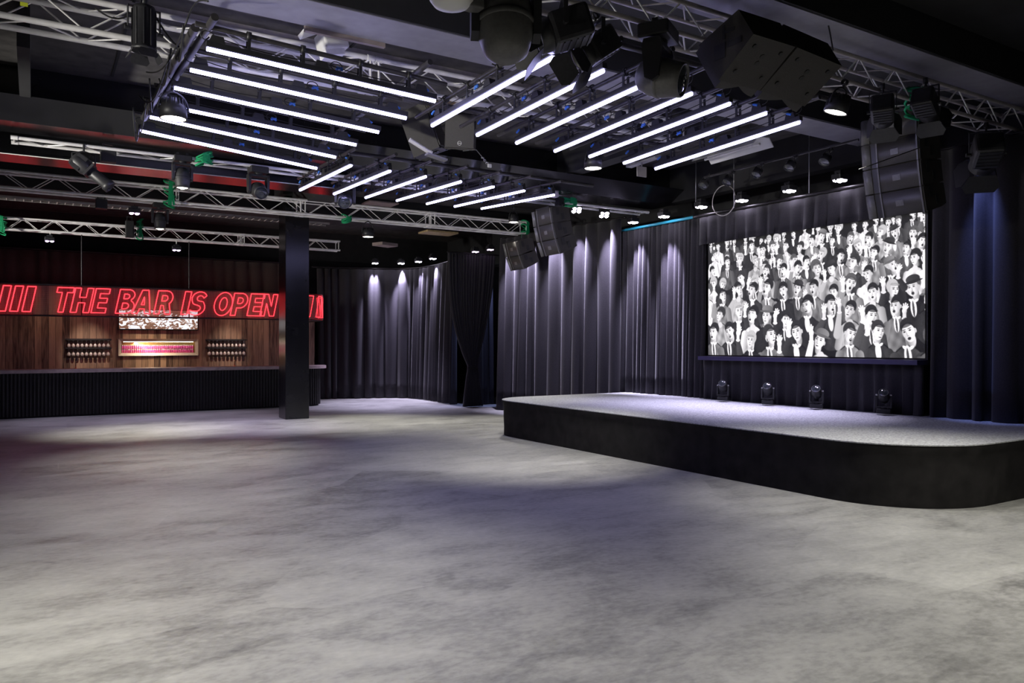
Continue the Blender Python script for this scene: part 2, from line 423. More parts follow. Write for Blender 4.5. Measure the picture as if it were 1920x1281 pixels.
T5 = truss('dim grey box truss carrying speakers and moving heads above the stage front', 3.4, 11.35, 5.22, 4.55, m='alu_dull', pitch=.33, joints=(6.3,))

# ------------------------------------------------------------------ LED tube banks
ORD = ['first', 'second', 'third', 'fourth', 'fifth', 'sixth', 'seventh']
def led(bank, label, p, q, group, pipe_label, pipe_ext, pipe_dz=.2, spread=0.):
    p, q = V(p), V(q); L = (q-p).length; mid = (p+q)/2
    d = (q-p).normalized(); rot = d.to_track_quat('X', 'Z').to_euler()
    t = thing('led_tube_light', label, 'tube light', mid, rot, group)
    Lr = round(L, 1)
    L2 = L/2
    def hous():
        mb = MB().box((0, 0, .038), (L, .055, .05)); mb.box((0, 0, .016), (L, .04, .014))
        return mb
    spart('housing', ('housing', bank), hous, 'black_metal', t)
    for s_ in (-1, 1):
        o = spart('diffuser', ('diffuser', bank), lambda: MB().lathe([(0, -L/4+.006), (.021, -L/4+.008), (.021, L/4-.008), (0, L/4-.006)], 12, R('Y', 90)), 'tube', t)
        o.location = (s_*L/4, 0, -.004)
    for x in (-.46, -.04, .42):
        o = spart('power_box', 'power_box', lambda: MB().prism([(-.07, 0), (.07, 0), (.05, .06), (-.05, .06)], -.035, .035, ax='y'), 'black_plastic', t)
        o.location = (x*L, 0, .063)
    for x in (-.34, -.12, .13, .36):
        def cl():
            mb = MB().box((0, -.03, .11), (.03, .008, .1)).box((0, .03, .11), (.03, .008, .1)).box((0, 0, .07), (.035, .07, .012))
            mb.lathe([(.031, -.02), (.042, -.02), (.042, .02), (.031, .02), (.031, -.02)], 14, Tr(0, 0, pipe_dz) @ R('Y', 90))
            mb.rod((0, .04, pipe_dz), (0, .085, pipe_dz+.01), .006, 6)
            return mb
        o = spart('clamp', ('clamp', pipe_dz), cl, 'black_metal', t); o.location = (x*L, 0, 0)
    for x, sg in ((-.47, 1), (.03, 1), (.06, -1), (.47, -1)):
        def pl():
            mb = MB().rod((0, 0, 0), (.05, 0, .02), .013, 8).rod((.05, 0, .02), (.065, 0, .026), .009, 8)
            return mb
        o = spart('blue_plug', 'blue_plug', pl, 'blue_plug', t); o.location = (x*L, .035, .10); o.scale = (sg, 1, 1)
    def cab():
        mb = MB()
        for a, b, dr in ((-.46*L, -.04*L, .035), (-.04*L, .42*L, .03)):
            pts = [(a+(b-a)*i/10, .03, .13-dr*math.sin(PI*i/10)) for i in range(11)]
            mb.sweep(pts, .005, 5)
        for x in (-.48*L, .045*L):
            mb.sweep([(x+.06*math.cos(a)-.03, .04, .13+.045*math.sin(a)) for a in [i*PI*1.6/10 for i in range(11)]], .005, 5)
        return mb
    spart('cable', ('cable', bank), cab, 'cable', t)
    a, b = pipe_ext
    pm = MB().rod((-L/2-a, 0, pipe_dz), (L/2+b, 0, pipe_dz), .0245, 12).build('support_pipe', 'gun_metal')
    pm.location = mid; pm.rotation_euler = rot
    tag(pm, pipe_label, 'pipe', group + ' pipes')
    return t
Lb = [((386,90),(817,189)),((356,130),(762,221)),((328,164),(709,247)),((305,196),(667,271)),((283,219),(628,294)),((265,245),(593,315))]
Rb = [((1038,106),(810,235)),((1129,133),(896,252)),((1224,150),(967.5,268)),((1296,175),(1041,282.5)),((1368,194),(1106,293)),((1435,212),(1171,305)),((1497.5,229),(1230,315.5))]
Mb = [((658.7,309.5),(562.5,356)),((732,320),(626,363.5)),((799,330.5),(685,370.5)),((865,340),(743.5,376)),((926,349.5),(800,382)),((984,357),(852,387)),((1040,365),(902,391))]
for i, (a, b) in enumerate(Lb):
    p = atZ(*a, 4.4); q = atY(*b, p.y)
    led('left', '%s white tube light of the left bank, counted from the top of the picture down' % ORD[i], p, q, 'left bank of tube lights',
        'dark pipe above the %s tube light of the left bank' % ORD[i], (.1, .12))
for i, (a, b) in enumerate(Rb):
    p = atZ(*a, 4.2); q = atX(*b, p.x)
    led('right', '%s white tube light of the right bank, counted away from the left bank' % ORD[i], p, q, 'right bank of tube lights',
        'dark pipe above the %s tube light of the right bank' % ORD[i], (.28, .42))
for i, (a, b) in enumerate(Mb):
    p = atZ(*a, 4.2); q = atX(*b, p.x)
    led('middle', '%s white tube light of the far middle bank, counted from the left bank onward' % ORD[i], p, q, 'middle bank of tube lights',
        'dark pipe above the %s tube light of the far middle bank' % ORD[i], (.2, .1))
def pipe(label, p, q, r=.03, m='gun_metal', cat='pipe', name='steel_pipe'):
    return tag(MB().rod(p, q, r, 12).build(name, m), label, cat)
pipe('thick dark pipe carrying the left ends of the left tube bank', atZ(366, 52, 4.60), atZ(270, 222, 4.50), .04)
pipe('second dark pipe running beside the thick pipe over the left tube ends', atZ(403, 32, 4.61), atZ(287, 212, 4.54), .035)
pipe('dark pipe crossing over the near ends of the middle tube bank', (3.3, 10.75, 4.47), (8.3, 10.75, 4.47), .03)
pipe('dark pipe crossing over the far ends of the right tube bank', (3.5, 7.98, 4.44), (7.7, 7.98, 4.44), .03)
pipe('dark pipe crossing above the near ends of the right tube bank', (3.5, 5.56, 4.47), (7.7, 5.56, 4.47), .03)
pipe('slim dark pipe sloping over the right ends of the left tube bank', (3.46, 7.2, 4.60), (3.42, 11.2, 4.48), .03)

# ------------------------------------------------------------------ lamps and stage fixtures
def par_lamp(label, top, s=1., lit='warm_lens', tilt=(0, 0, 0), drop=.16, group=None, name='par_lamp', m='black_metal', beam=None):
    """hangs from `top`; lens faces down"""
    t = thing(name, label, 'stage light', top, tilt, group)
    r, h = .13*s, .2*s
    z = -drop
    def body():
        mb = MB().lathe([(0, z), (r*.55, z), (r*.8, z-h*.25), (r*.98, z-h*.45), (r, z-h), (r*.9, z-h), (r*.9, z-h+.012)], 24)
        for i in range(18):
            a = 2*PI*i/18; mb.box((0, 0, 0), (.006, r*.34, h*.4), Matrix.Rotation(a, 4, 'Z') @ Tr(0, r*.72, z-h*.22))
        return mb
    k = round(s, 3), round(drop, 3)
    spart('body', ('par_body', k), body, m, t)
    spart('lens', ('par_lens', k), lambda: MB().lathe([(r*.9, z-h+.006), (r*.5, z-h-.004), (0, z-h-.008)], 24), lit, t)
    def yoke():
        pts = [(r*1.08*math.cos(a), 0, z-h*.55+(h*.55+drop*.72)*math.sin(a)) for a in [PI*i/12 for i in range(13)]]
        mb = MB()
        mb.sweep(pts, .011*s, 6); mb.rod((0, 0, -drop*.3), (0, 0, .0), .014*s, 8)
        mb.lathe([(.026, -.02), (.036, -.02), (.036, .02), (.026, .02)], 12, Tr(0, 0, .03) @ R('Y', 90))
        for sx in (-1, 1): mb.rod((sx*r*1.12, 0, z-h*.55), (sx*r*.9, 0, z-h*.55), .016*s, 8)
        return mb
    spart('yoke', ('par_yoke', k), yoke, m, t)
    if beam: l0 = V(top)+V((0, 0, z-h-.03)); spot(l0, (l0.x+beam[1], l0.y+beam[2], 0), beam[0], NEUT, beam[3], 1., r*.7)
    return t
def moving_head(label, base, s=1., hang=True, pan=0, tilt=0, lit=None, group=None, m='black_plastic', head_m=None, fat=1., name='moving_head_light', lens_col='glass_lens'):
    t = thing(name, label, 'stage light', base, None if hang else None, group)
    t.rotation_euler = Euler((0 if hang else PI, 0, math.radians(pan)))
    head_m = head_m or m
    k = (round(s, 3), round(fat, 2))
    spart('base', ('mh_base', k), lambda: MB().box((0, 0, -.07*s), (.30*s, .24*s, .11*s), bev=.015*s).rod((0, 0, -.125*s), (0, 0, -.15*s), .07*s, 16), m, t)
    if hang: spart('clamp', ('mh_clamp', k), lambda: MB().box((-.08*s, 0, 0), (.03, .05, .06)).box((.08*s, 0, 0), (.03, .05, .06)), 'black_metal', t)
    def arm():
        return MB().prism([(-.06, -.15), (.06, -.15), (.075, -.2), (.055, -.44), (0, -.47), (-.055, -.44), (-.075, -.2)], .135, .175, R('Z', 90) @ Matrix.Scale(s, 4), 'y')
    def yk():
        mb = arm(); mb.v = [(x, y, z) for x, y, z in mb.v]
        mb.prism([(-.06, -.15), (.06, -.15), (.075, -.2), (.055, -.44), (0, -.47), (-.055, -.44), (-.075, -.2)], -.175, -.135, R('Z', 90) @ Matrix.Scale(s, 4), 'y')
        mb.box((0, 0, -.17*s), (.35*s, .12*s, .04*s), bev=.008*s)
        return mb
    spart('yoke', ('mh_yoke', k), yk, m, t)
    def head():
        f = fat
        return MB().lathe([(0, .17*s), (.06*s*f, .165*s), (.1*s*f, .13*s), (.125*s*f, .04*s), (.128*s*f, -.06*s), (.115*s*f, -.14*s), (.11*s*f, -.2*s), (.098*s*f, -.2*s), (.095*s*f, -.185*s)], 24).lathe(
            [(.129*s*f, .0), (.134*s*f, -.005*s), (.134*s*f, -.03*s), (.128*s*f, -.035*s)], 24)
    h = spart('head', ('mh_head', k), head, head_m, t); h.location = (0, 0, -.40*s); h.rotation_euler = Euler((math.radians(tilt), 0, 0))
    le = spart('lens', ('mh_lens', k), lambda: MB().lathe([(.098*s*fat, -.187*s), (.06*s*fat, -.2*s), (0, -.206*s)], 20).lathe([(.03*s, -.208*s), (.034*s, -.214*s), (.04*s, -.208*s)], 16), lit or lens_col, h)
    return t
def fresnel(label, top, yaw, tilt, s=1., group=None, m='black_metal', name='fresnel_spotlight', flaps=(55, 55, 45, 45), round_body=False, yoke=True):
    t = thing(name, label, 'stage light', top, (0, 0, math.radians(yaw)), group)
    rot = Euler((math.radians(tilt), 0, 0)); c = V((0, 0, -.26*s))
    if round_body:
        b = MB().lathe([(0, .24*s), (.1*s, .24*s), (.11*s, .2*s), (.11*s, -.17*s), (.118*s, -.17*s), (.118*s, -.2*s), (.1*s, -.2*s), (.1*s, -.15*s), (0, -.15*s)], 24)
        for i in range(10): b.box((.112*s, 0, .02*s), (.012*s, .01, .36*s), R('Z', 36*i))
    else:
        b = MB().box((0, 0, .05*s), (.26*s, .24*s, .30*s), bev=.03*s).lathe([(.12*s, -.1*s), (.125*s, -.19*s), (.105*s, -.19*s), (.1*s, -.12*s), (0, -.12*s)], 24)
        for i in range(5): b.box((0, -.122*s, .16*s-i*.05*s), (.2*s, .012*s, .012*s))
    o = b.build('body', m, t); o.location = c; o.rotation_euler = rot
    le = MB().lathe([(.1*s, -.135*s), (.05*s, -.155*s), (0, -.16*s)], 20).build('lens', 'glass_lens', t); le.location = c; le.rotation_euler = rot
    for i, a in enumerate(flaps):
        w = (.12*s if i % 2 == 0 else .1*s)*(.55 if round_body else 1)
        fl = .5 if round_body else 1.
        fm = MB().prism([(-w, 0), (w, 0), (w*1.45, -.13*s*fl), (w*1.1, -.2*s*fl), (-w*1.1, -.2*s*fl), (-w*1.45, -.13*s*fl)], -.002, .002, ax='y').build('barn_door', m, t)
        fm.matrix_local = Tr(*c) @ rot.to_matrix().to_4x4() @ R('Z', 90*i) @ Tr(0, .115*s, -.2*s) @ R('X', a)
    if yoke:
        mb = MB(); w = .15*s
        mb.box((-w, 0, -.15*s), (.008, .035, .24*s)).box((w, 0, -.15*s), (.008, .035, .24*s)).box((0, 0, -.035*s), (2*w, .035, .008))
        mb.rod((0, 0, -.03*s), (0, 0, .02), .012, 8).lathe([(.026, -.02), (.036, -.02), (.036, .02), (.026, .02)], 12, Tr(0, 0, .04) @ R('Y', 90))
        for sx in (-1, 1): mb.rod((sx*w*.9, 0, -.26*s), (sx*w*1.2, 0, -.26*s), .02*s, 8)
        mb.build('yoke', m, t)
    return t

par_lamp('glowing warm lamp with ribbed housing at the left end of the left tube bank', atY(325, 168, 8.85), 1.06, drop=.1, beam=(450, .2, .6, 80))
fresnel('black cylindrical lantern with barn doors hanging on the top left truss', atY(270, 10, 8.06), 10, 0, .95, round_body=True, flaps=(25, 25, 25, 25), name='barn_door_lantern')
moving_head('warm lit moving head washing down below the ladder truss left of the column', atY(342, 291, 12.35), .82, lit='warm_lens', tilt=0, fat=1.05)
moving_head('unlit moving head with glass lens aimed at the camera, above the column', atY(484, 312, 12.35), .92, pan=4, tilt=-66)
moving_head('moving head with greenish lens hanging under the first middle tube light', atY(647, 333, 12.93), 1.0, pan=-24, tilt=-70)
par_lamp('warm lit lamp hanging under the long truss right of the column', atY(690, 411, 16.4), 1.0, drop=.2, beam=(900, -.2, -.6, 72))
moving_head('moving head with warm rim below the long truss above the THE of the sign', atY(300, 380, 16.4), .86, lit='warm_lens', fat=1.02)
par_lamp('small warm lamp beside the left hanging line array', atY(963, 392, 15.2), .9, drop=.13, beam=(900, -.9, -1.4, 72))
par_lamp('warm lamp glowing under the fourth and fifth tubes of the right bank', atY(1112, 276, 8.3), .95, drop=.1, beam=(900, -.3, 1.3, 68))
par_lamp('warm lit lamp hanging left of the right line array under the dim truss', atY(1582, 160, 5.1), .95, drop=.1, tilt=(.25, .15, 0), beam=(420, .3, .3, 60))
# profile spotlight on ladder truss
t = thing('profile_spotlight', 'black profile spotlight with long barrel tilted down from the ladder truss', 'stage light', atY(157, 284, 12.3))
ax = (V((.42, -.1, -.36))).normalized(); Tm = Tr(.0, 0, -.2) @ align(ax)
MB().lathe([(0, .16), (.1, .16), (.115, .1), (.115, -.04), (.09, -.1)], 20, Tm).box((0, 0, .06), (.2, .2, .14), Tm).build('lamp_house', 'black_metal', t)
MB().lathe([(.075, -.09), (.075, -.36), (.09, -.37), (.09, -.44), (.08, -.44), (.075, -.4), (0, -.4)], 20, Tm).build('barrel', 'black_metal', t)
MB().box((0, .0, -.1), (.23, .2, .03), Tm).build('shutter_gate', 'gun_metal', t)
MB().sweep([(-.14, 0, -.22), (-.14, 0, -.04), (0, 0, 0), (.14, 0, -.04), (.14, 0, -.22)], .012, 6).rod((0, 0, 0), (0, 0, .1), .014, 8).build('yoke', 'black_metal', t)
# small fittings
def small_box(label, c, d, m='black_plastic', cat='fixture', name='junction_box', bracket=.12):
    t = thing(name, label, cat, c)
    MB().box((0, 0, 0), d, bev=.01).box((0, -d[1]/2-.004, -d[2]*.15), (d[0]*.7, .008, d[2]*.4)).build('case', m, t)
    MB().box((-d[0]*.3, 0, d[2]/2+bracket/2), (.015, .03, bracket)).box((d[0]*.3, 0, d[2]/2+bracket/2), (.015, .03, bracket)).box((0, 0, d[2]/2+bracket), (d[0]*.75, .035, .012)).build('bracket', 'black_metal', t)
    return t
small_box('small black control box hung on the ladder truss beside the profile spotlight', atY(203, 295, 12.4), (.2, .16, .16), bracket=.1)
small_box('small black control box under the long truss, left of the moving head', atY(190, 383, 16.5), (.2, .16, .18), bracket=.1)
small_box('slim black column loudspeaker hanging on the truss above the neon sign', atY(243, 430, 20.7), (.18, .16, .40), cat='speaker', name='column_speaker', bracket=.1)
def led_pin(label, loc, aim, s=1., lit='cool_lens', group='pin spots above the curtains', n=4, rail_dir=V((0, 0, 1))):
    t = thing('pin_spot', label, 'spotlight', loc, None, group)
    Tm = align(aim)
    hk = ('pin_house', tuple(round(x, 2) for x in aim), s)
    spart('housing', hk, lambda: MB().box((0, 0, .035*s), (.17*s, .13*s, .07*s), Tm, bev=.012*s).box((0, 0, .085*s), (.1*s, .08*s, .05*s), Tm), 'black_metal', t)
    for i in range(n):
        px, py = ((i % 2)-.5)*.08*s, ((i//2)-.5)*.062*s
        o = spart('lens', ('pin_lens', tuple(round(x, 2) for x in aim), s), lambda: MB().lathe([(.033*s, 0), (.028*s, -.012*s), (.012*s, -.02*s), (0, -.022*s)], 12, Tm), lit, t)
        o.location = Tm @ V((px, py, 0))
    spart('bracket', 'pin_bracket', lambda: MB().box((-.1, 0, .04), (.008, .03, .12)).box((.1, 0, .04), (.008, .03, .12)).box((0, 0, .10), (.21, .03, .008)).rod((0, 0, .1), (0, 0, .16), .01, 6), 'black_metal', t)
    return t
DOWN = V((0, 0, -1))
led_pin('dim violet lamp hanging under the long truss beside the warm-rimmed moving head', atY(252, 400, 16.4), DOWN, 1.2, 'dim_lens', 'small lamps over the bar')
led_pin('dim violet lamp hanging from the smaller truss above the BAR of the sign', atY(331, 469, 20.9), DOWN, 1.2, 'dim_lens', 'small lamps over the bar')
led_pin('unlit small lamp hanging from the smaller truss above the T of the sign', atY(93, 452, 20.9), DOWN, 1.2, 'glass_lens', 'small lamps over the bar')
pipe('thin white hanger for the unlit small lamp over the bar', atY(94, 451, 20.92), atY(94, 436, 20.92), .012, 'white_metal', 'hanger', 'lamp_hanger')
pipe('thin white hanger for the violet lamp above the BAR of the sign', atY(331, 467, 20.92), atY(331, 451, 20.92), .012, 'white_metal', 'hanger', 'lamp_hanger')

# big fixtures on the dim truss
moving_head('large grey moving head hanging at the top centre of the picture', (2.86, 4.72, 4.52), 1.42, pan=-25, tilt=168, m='black_plastic', head_m='grey_plastic', fat=1.12)
moving_head('large grey moving head aimed down between barn doors and speaker cabinets', (4.66, 5.10, 4.50), 1.15, pan=30, tilt=-75, m='black_plastic', head_m='grey_plastic', fat=1.15)
fresnel('large black fresnel lantern with open barn doors under the dim truss', (3.60, 5.05, 4.50), 62, 72, 1.1, flaps=(35, 30, 35, 30))
fresnel('black fresnel lantern with lit rear edge, right of the open barn doors', (4.12, 5.30, 4.5), 80, 55, .95, flaps=(25, 30, 35, 20))
fresnel('black lantern with square barn doors in front of the right line array top', (7.95, 5.1, 4.5), -60, 70, .9, flaps=(25, 25, 25, 25))
fresnel('second black lantern with barn doors covering the right line array top', (8.52, 4.95, 4.62), -75, 65, .9, flaps=(30, 20, 25, 25))
fresnel('very dark lantern at the right end of the dim truss', (10.2, 5.15, 4.42), -50, 62, 1.25, flaps=(20, 30, 20, 20))
# white control gear peeking in at the top
t = thing('white_lamp_base', 'white plastic lamp base cut off by the top edge of the picture', 'stage light', atY(846, -6, 4.7))
MB().lathe([(0, .14), (.12, .14), (.15, .08), (.15, -.02), (.12, -.06), (.04, -.08), (0, -.08)], 24).build('shell', 'white_metal', t)
MB().box((.17, 0, -.0), (.12, .12, .1), bev=.01).build('connector_block', 'grey_plastic', t)
MB().sweep([(-.12, 0, .05), (-.25, 0, .0), (-.35, 0, .03), (-.42, 0, .12)], .008, 6).build('cable', 'white_metal', t)

# ------------------------------------------------------------------ loudspeakers
def line_array(label, x, y, ztop, n, w=.95, d=.5, h=.36, curve=5., t0=0., grp='line arrays', tilt0=-3.):
    """faces -x; (x, y) front top corner nearest the camera"""
    t = thing('line_array_speaker', label, 'speaker', (x, y, ztop), None, grp)
    Mx = Matrix.Identity(4)
    MB().box((d*.45, w*.5, .02), (d*.8, w*.7, .04)).build('bumper_frame', 'black_metal', t)
    ang = tilt0
    P = V((0, 0, 0))
    for i in range(n):
        ang += curve
        Mx = Tr(*P) @ R('Y', ang)
        pr = [(0.03, 0), (d*.72, -.008), (d, -.03), (d, -h+.03), (d*.72, -h+.008), (.03, -h)]
        c = MB().prism(pr, 0, w, ax='y'); 
        c.prism([(0, -.012), (.05, -.012), (.05, -h+.012), (0, -h+.012)], -.006, w+.006, ax='y')
        o = c.build('cabinet', 'cab', t); o.matrix_local = Mx
        def curved(y0, y1, dep, x0=-.012, nseg=8):
            vs = []; fs = []
            for j in range(nseg+1):
                yy = y0+(y1-y0)*j/nseg; b = x0-dep*math.sin(PI*j/nseg)
                vs += [(b, yy, -.008), (b, yy, -h+.008), (.01, yy, -.008), (.01, yy, -h+.008)]
            for j in range(nseg):
                q = j*4; fs += [(q, q+4, q+5, q+1), (q, q+2, q+6, q+4), (q+1, q+5, q+7, q+3)]
            return MB().add(vs, fs, True)
        curved(.03, w*.70, .012).build('grille', 'grille', o)
        curved(w*.84, w-.01, .03).build('side_strip', 'grey_plastic', o)
        MB().box((-.002, w*.77, -h/2), (.012, w*.10, h*.96)).build('horn_slot', 'cable', o)
        for yy in (.018, w*.715): MB().box((-.012, yy, -h/2), (.02, .02, h*.98)).build('edge_trim', 'grey_plastic', o)
        MB().box((-.026, w*.40, -h*.5), (.004, .10, .07)).build('badge', 'grey_plastic', o)
        rg = MB()
        for yy in (-.004,):
            rg.box((d*.32, yy, -h*.30), (.07, .012, .13)).box((d*.58, yy, -h*.62), (.06, .012, .12))
        rg.build('rigging_plate', 'black_plastic', o)
        P = Mx @ V((0, 0, -h))
    return t
pL = atY(1033, 392, 12.05)
line_array('hanging line array with beige-grey grille in front of the left stage curtain', pL.x, 12.05, 4.29, 3, curve=-6., tilt0=-3., h=.30, w=.66, d=.42)
pL2 = atY(968, 452, 15.2)
line_array('smaller hanging line array with reddish grille behind the larger left array', pL2.x, 15.2, pL2.z, 2, curve=-8., tilt0=-8., h=.34, w=.6, d=.46)
line_array('tall hanging line array right of the screen top', 8.86, 5.24, 4.50, 4, curve=-4.5, tilt0=3., h=.31, w=.74, d=.45)
for q in (atY(1035, 360, 12.4), ):
    tag(MB().rod((q.x+.05, 12.25, 4.5), (q.x+.12, 12.2, 4.38), .045, 10).box((q.x+.08, 12.25, 4.45), (.14, .14, .16)).build('hoist_clamp', 'black_metal'), 'black hoist clamp holding the larger left line array to the ladder truss', 'clamp')

def wedge(label, Mt, grp, w=.62, h=.46, d=.62, big=True):
    t = thing('speaker_cabinet', label, 'speaker', (0, 0, 0), None, grp); t.matrix_world = Mt
    # trapezoid plan: front wide, back narrow
    MB().prism([(-w/2, -d/2), (w/2, -d/2), (w*.36, d/2), (-w*.36, d/2)], -h/2, h/2).build('cabinet', 'cab', t)
    MB().box((0, -d/2-.012, 0), (w*.94, .024, h*.92), bev=.008).build('grille', 'grille', t)
    mb = MB()
    for sz in (-1, 1):
        mb.box((0, -.02, sz*(h/2+.004)), (.09, .2, .008)); mb.box((0, .05, sz*(h/2+.008)), (.045, .05, .01)); mb.box((0, -.07, sz*(h/2+.008)), (.045, .05, .01))
    mb.build('rigging_plate', 'black_metal', t)
    mb = MB()
    for sx in (-1, 1):
        for sz in (-1, 1):
            for yy in (-.2, .2): mb.rod((sx*(w*.3+.02*(yy < 0)), yy, sz*h/2), (sx*(w*.3+.02*(yy < 0)), yy, sz*(h/2+.008)), .018, 10)
    mb.build('corner_stud', 'black_plastic', t)
    mb = MB().box((0, d/2+.004, -.05), (.2, .01, .1)).box((0, d/2+.004, .12), (.12, .01, .04))
    mb.build('connector_panel', 'black_plastic', t)
    return t
# two cabinets of the cluster under the dim truss
def frame(c, xdir, zdir):
    z = V(zdir).normalized(); x = V(xdir); x = (x - z*x.dot(z)).normalized(); y = z.cross(x)
    m = Matrix((x, y, z)).transposed().to_4x4(); m.translation = V(c); return m
def cluster(label, x, k, dz=0., roll=0., wd=.53):
    P = [(5.35, 4.56), (4.86, 4.72), (4.69, 4.44), (5.10, 4.15)]
    P = [(V((y*k, HC+(z-HC)*k+dz))) for y, z in P]; c = sum(P, V((0, 0)))/4
    t = thing('speaker_cabinet', label, 'speaker', (x, c.x, c.y), (0, math.radians(roll), 0), 'speaker cluster')
    q = [(p.x-c.x, p.y-c.y) for p in P]
    MB().prism(q, 0, wd, ax='x').build('cabinet', 'cab', t)
    A, B, Cc, D = [V((0, *p)) for p in q]
    n = (A-D).cross(V((1, 0, 0))).normalized()
    if n.y < 0: n = -n
    vs = []
    for j in range(9):
        xx = .03+(wd-.06)*j/8; b = n*(.012+.07*abs(math.cos(PI*j/8)))
        vs += [(D+V((xx, 0, 0))+b)[:], (A+V((xx, 0, 0))+b)[:], (D+V((xx, 0, 0)))[:], (A+V((xx, 0, 0)))[:]]
    fs = []
    for j in range(8): q_ = j*4; fs += [(q_, q_+4, q_+5, q_+1), (q_, q_+2, q_+6, q_+4), (q_+1, q_+5, q_+7, q_+3)]
    fs += [(0, 1, 3, 2), (32, 34, 35, 33)]
    MB().add(vs, fs).build('grille', 'grille', t)
    m = (A+B+Cc+D)/4; u = (B-A).normalized(); v = u.cross(V((1, 0, 0))); T_ = Matrix(((-1, 0, 0, 0), (0, u.y, v.y, 0), (0, u.z, v.z, 0), (0, 0, 0, 1)))
    for xs in (-.004, wd+.004):
        pl = MB()
        for cc, dd in (((-.09, -.03), (.13, .13)), ((.08, -.05), (.16, .05)), ((.06, .08), (.12, .03)), ((.0, .10), (.03, .12))):
            pl.box((m.x+xs, m.y+u.y*cc[0]+v.y*cc[1], m.z+u.z*cc[0]+v.z*cc[1]), (.004, dd[0], dd[1]), None)
        pl.build('rigging_plate', 'black_plastic', t)
    e = (Cc-D).normalized(); nn = V((1, 0, 0)).cross(e).normalized()
    if nn.z > 0: nn = -nn
    for a in (.1, wd-.1):
        for b in (.12, .38):
            p = D+V((a, 0, 0))+e*b; MB().rod(p[:], (p+nn*.012)[:], .02, 12).build('stud', 'black_plastic', t)
    p = D+V((wd*.5, 0, 0))+e*.24; MB().rod(p[:], (p+nn*.006)[:], .025, 12).rod((p+e*.07)[:], (p+e*.07+nn*.006)[:], .025, 12).build('fly_point', 'cable', t)
cluster('left of two dark speaker cabinets clustered under the dim truss', 5.10, .944)
cluster('right of two dark speaker cabinets clustered under the dim truss, beside the warm lamp', 5.66, .944, -.0, 4., .62)
cs = wedge('black speaker cabinet with round badge hanging between left and right tube banks', frame(atY(868, 246, 8.95), (.80, -.62, 0), (-.1, -.25, .95)), 'centre speakers', w=.4, h=.46, d=.42)
MB().lathe([(.022, 0), (.028, 0), (.028, .004), (.022, .004), (.022, 0)], 20, Tr(0, -.24, -.15) @ R('X', 90)).box((0, -.242, -.15), (.044, .004, .007)).build('badge', 'white_metal', cs)
cs2 = wedge('dark speaker cabinet turned away, left of the badged speaker', frame(atY(793, 247, 9.55), (.75, .6, -.3), (-.3, .1, .9)), 'centre speakers', w=.42, h=.62, d=.4)
tag(MB().rod(atY(768, 262, 8.9), atY(806, 286, 8.9), .028, 12).rod(atY(806, 286, 8.9), atY(809, 288, 8.9), .034, 12).build('metal_tube_lamp', 'alu'), 'short silver cylinder hanging below the dark centre speaker', 'fixture')
tag(MB().prism([(-.14, -.05), (.14, -.05), (.14, .05), (-.14, .05)], -.012, .012, Tr(*atY(818, 295, 8.9)) @ R('Y', 10)).build('mounting_plate', 'beam_blue'), 'flat pale plate under the silver cylinder', 'bracket')

# ------------------------------------------------------------------ ceiling furniture
t = thing('ceiling_projector', 'white projector bracket hanging from the ceiling behind the first tube light', 'projector', atY(608, 72, 7.98))
MB().box((-.06, 0, .12), (.26, .34, .05), R('Y', -28), bev=.01).box((-.12, 0, .25), (.09, .09, .3)).build('arm', 'white_metal', t)
MB().box((.05, -.05, -.06), (.26, .3, .2), R('Y', -14), bev=.02).build('body', 'white_metal', t)
MB().box((.02, -.06, -.19), (.2, .22, .06), R('Y', -14)).build('lens_hood', 'alu', t)
tag(MB().box((0, 0, 0), (.86, .05, .06)).build('cable_trunking', 'concrete_patch'), 'reddish cable trunking along the edge of the painted beam', 'trunking').location = V((2.75, 7.74, 4.89))
t = thing('floodlight', 'long white trough floodlight hanging right of the right tube bank', 'ceiling light', atZ(1371, 283, 4.95)); t.rotation_euler = Euler((0, 0, math.radians(88)))
MB().prism([(-.24, -.06), (-.13, .08), (.13, .08), (.24, -.06), (.22, -.06), (.12, .065), (-.12, .065), (-.22, -.06)], -.7, .7, R('Z', -90) @ R('X', 90) @ Tr(0, 0, 0), 'z').build('reflector', 'white_metal', t)
MB().rod((-.62, 0, -.02), (.62, 0, -.02), .02, 10).build('lamp_tube', 'alu', t)
MB().rod((-.4, 0, .06), (-.4, 0, .4), .008, 6).rod((.4, 0, .06), (.4, 0, .4), .008, 6).build('hanger', 'steel', t)
t = thing('exit_sign', 'unlit hanging sign plate under a thin ceiling bar', 'sign', atZ(1203, 322, 4.6))
MB().box((0, 0, 0), (.20, .02, .17)).build('plate', 'alu_dull', t)
MB().box((.03, 0, .18), (.12, .8, .06), R('Z', -4)).box((0, 0, .12), (.02, .02, .1)).box((0, 0, .45), (.02, .02, .55)).build('hanging_bar', 'beam_blue', t)
# pale boxes further back
def ceiling_panel(label, c, d, rz=0, m='concrete_patch', name='ceiling_panel', ry=0):
    o = MB().box((0, 0, 0), d, bev=.004).build(name, m); o.location = c; o.rotation_euler = Euler((0, math.radians(ry), math.radians(rz)))
    return tag(o, label, 'ceiling panel')
ceiling_panel('pale ceiling strip running away behind the long truss, above the sign', (2.55, 17.6, 5.2), (.28, 3.6, .05))
ceiling_panel('tilted pale panel on the ceiling behind the second middle tube light', atY(713, 382, 17.4), (.75, .5, .03))
ceiling_panel('flat pale box under the long truss far right', atY(822, 437, 19.4), (.95, .6, .05), 0, 'beige_wood')
ceiling_panel('small pale projector-like box hanging over the far dance floor', atY(722, 459, 19.2), (.55, .4, .08), 20)
ceiling_panel('bare timber strip between left and right tube banks', atY(842, 195, 8.95), (.55, .08, .05), -30, 'beige_wood')
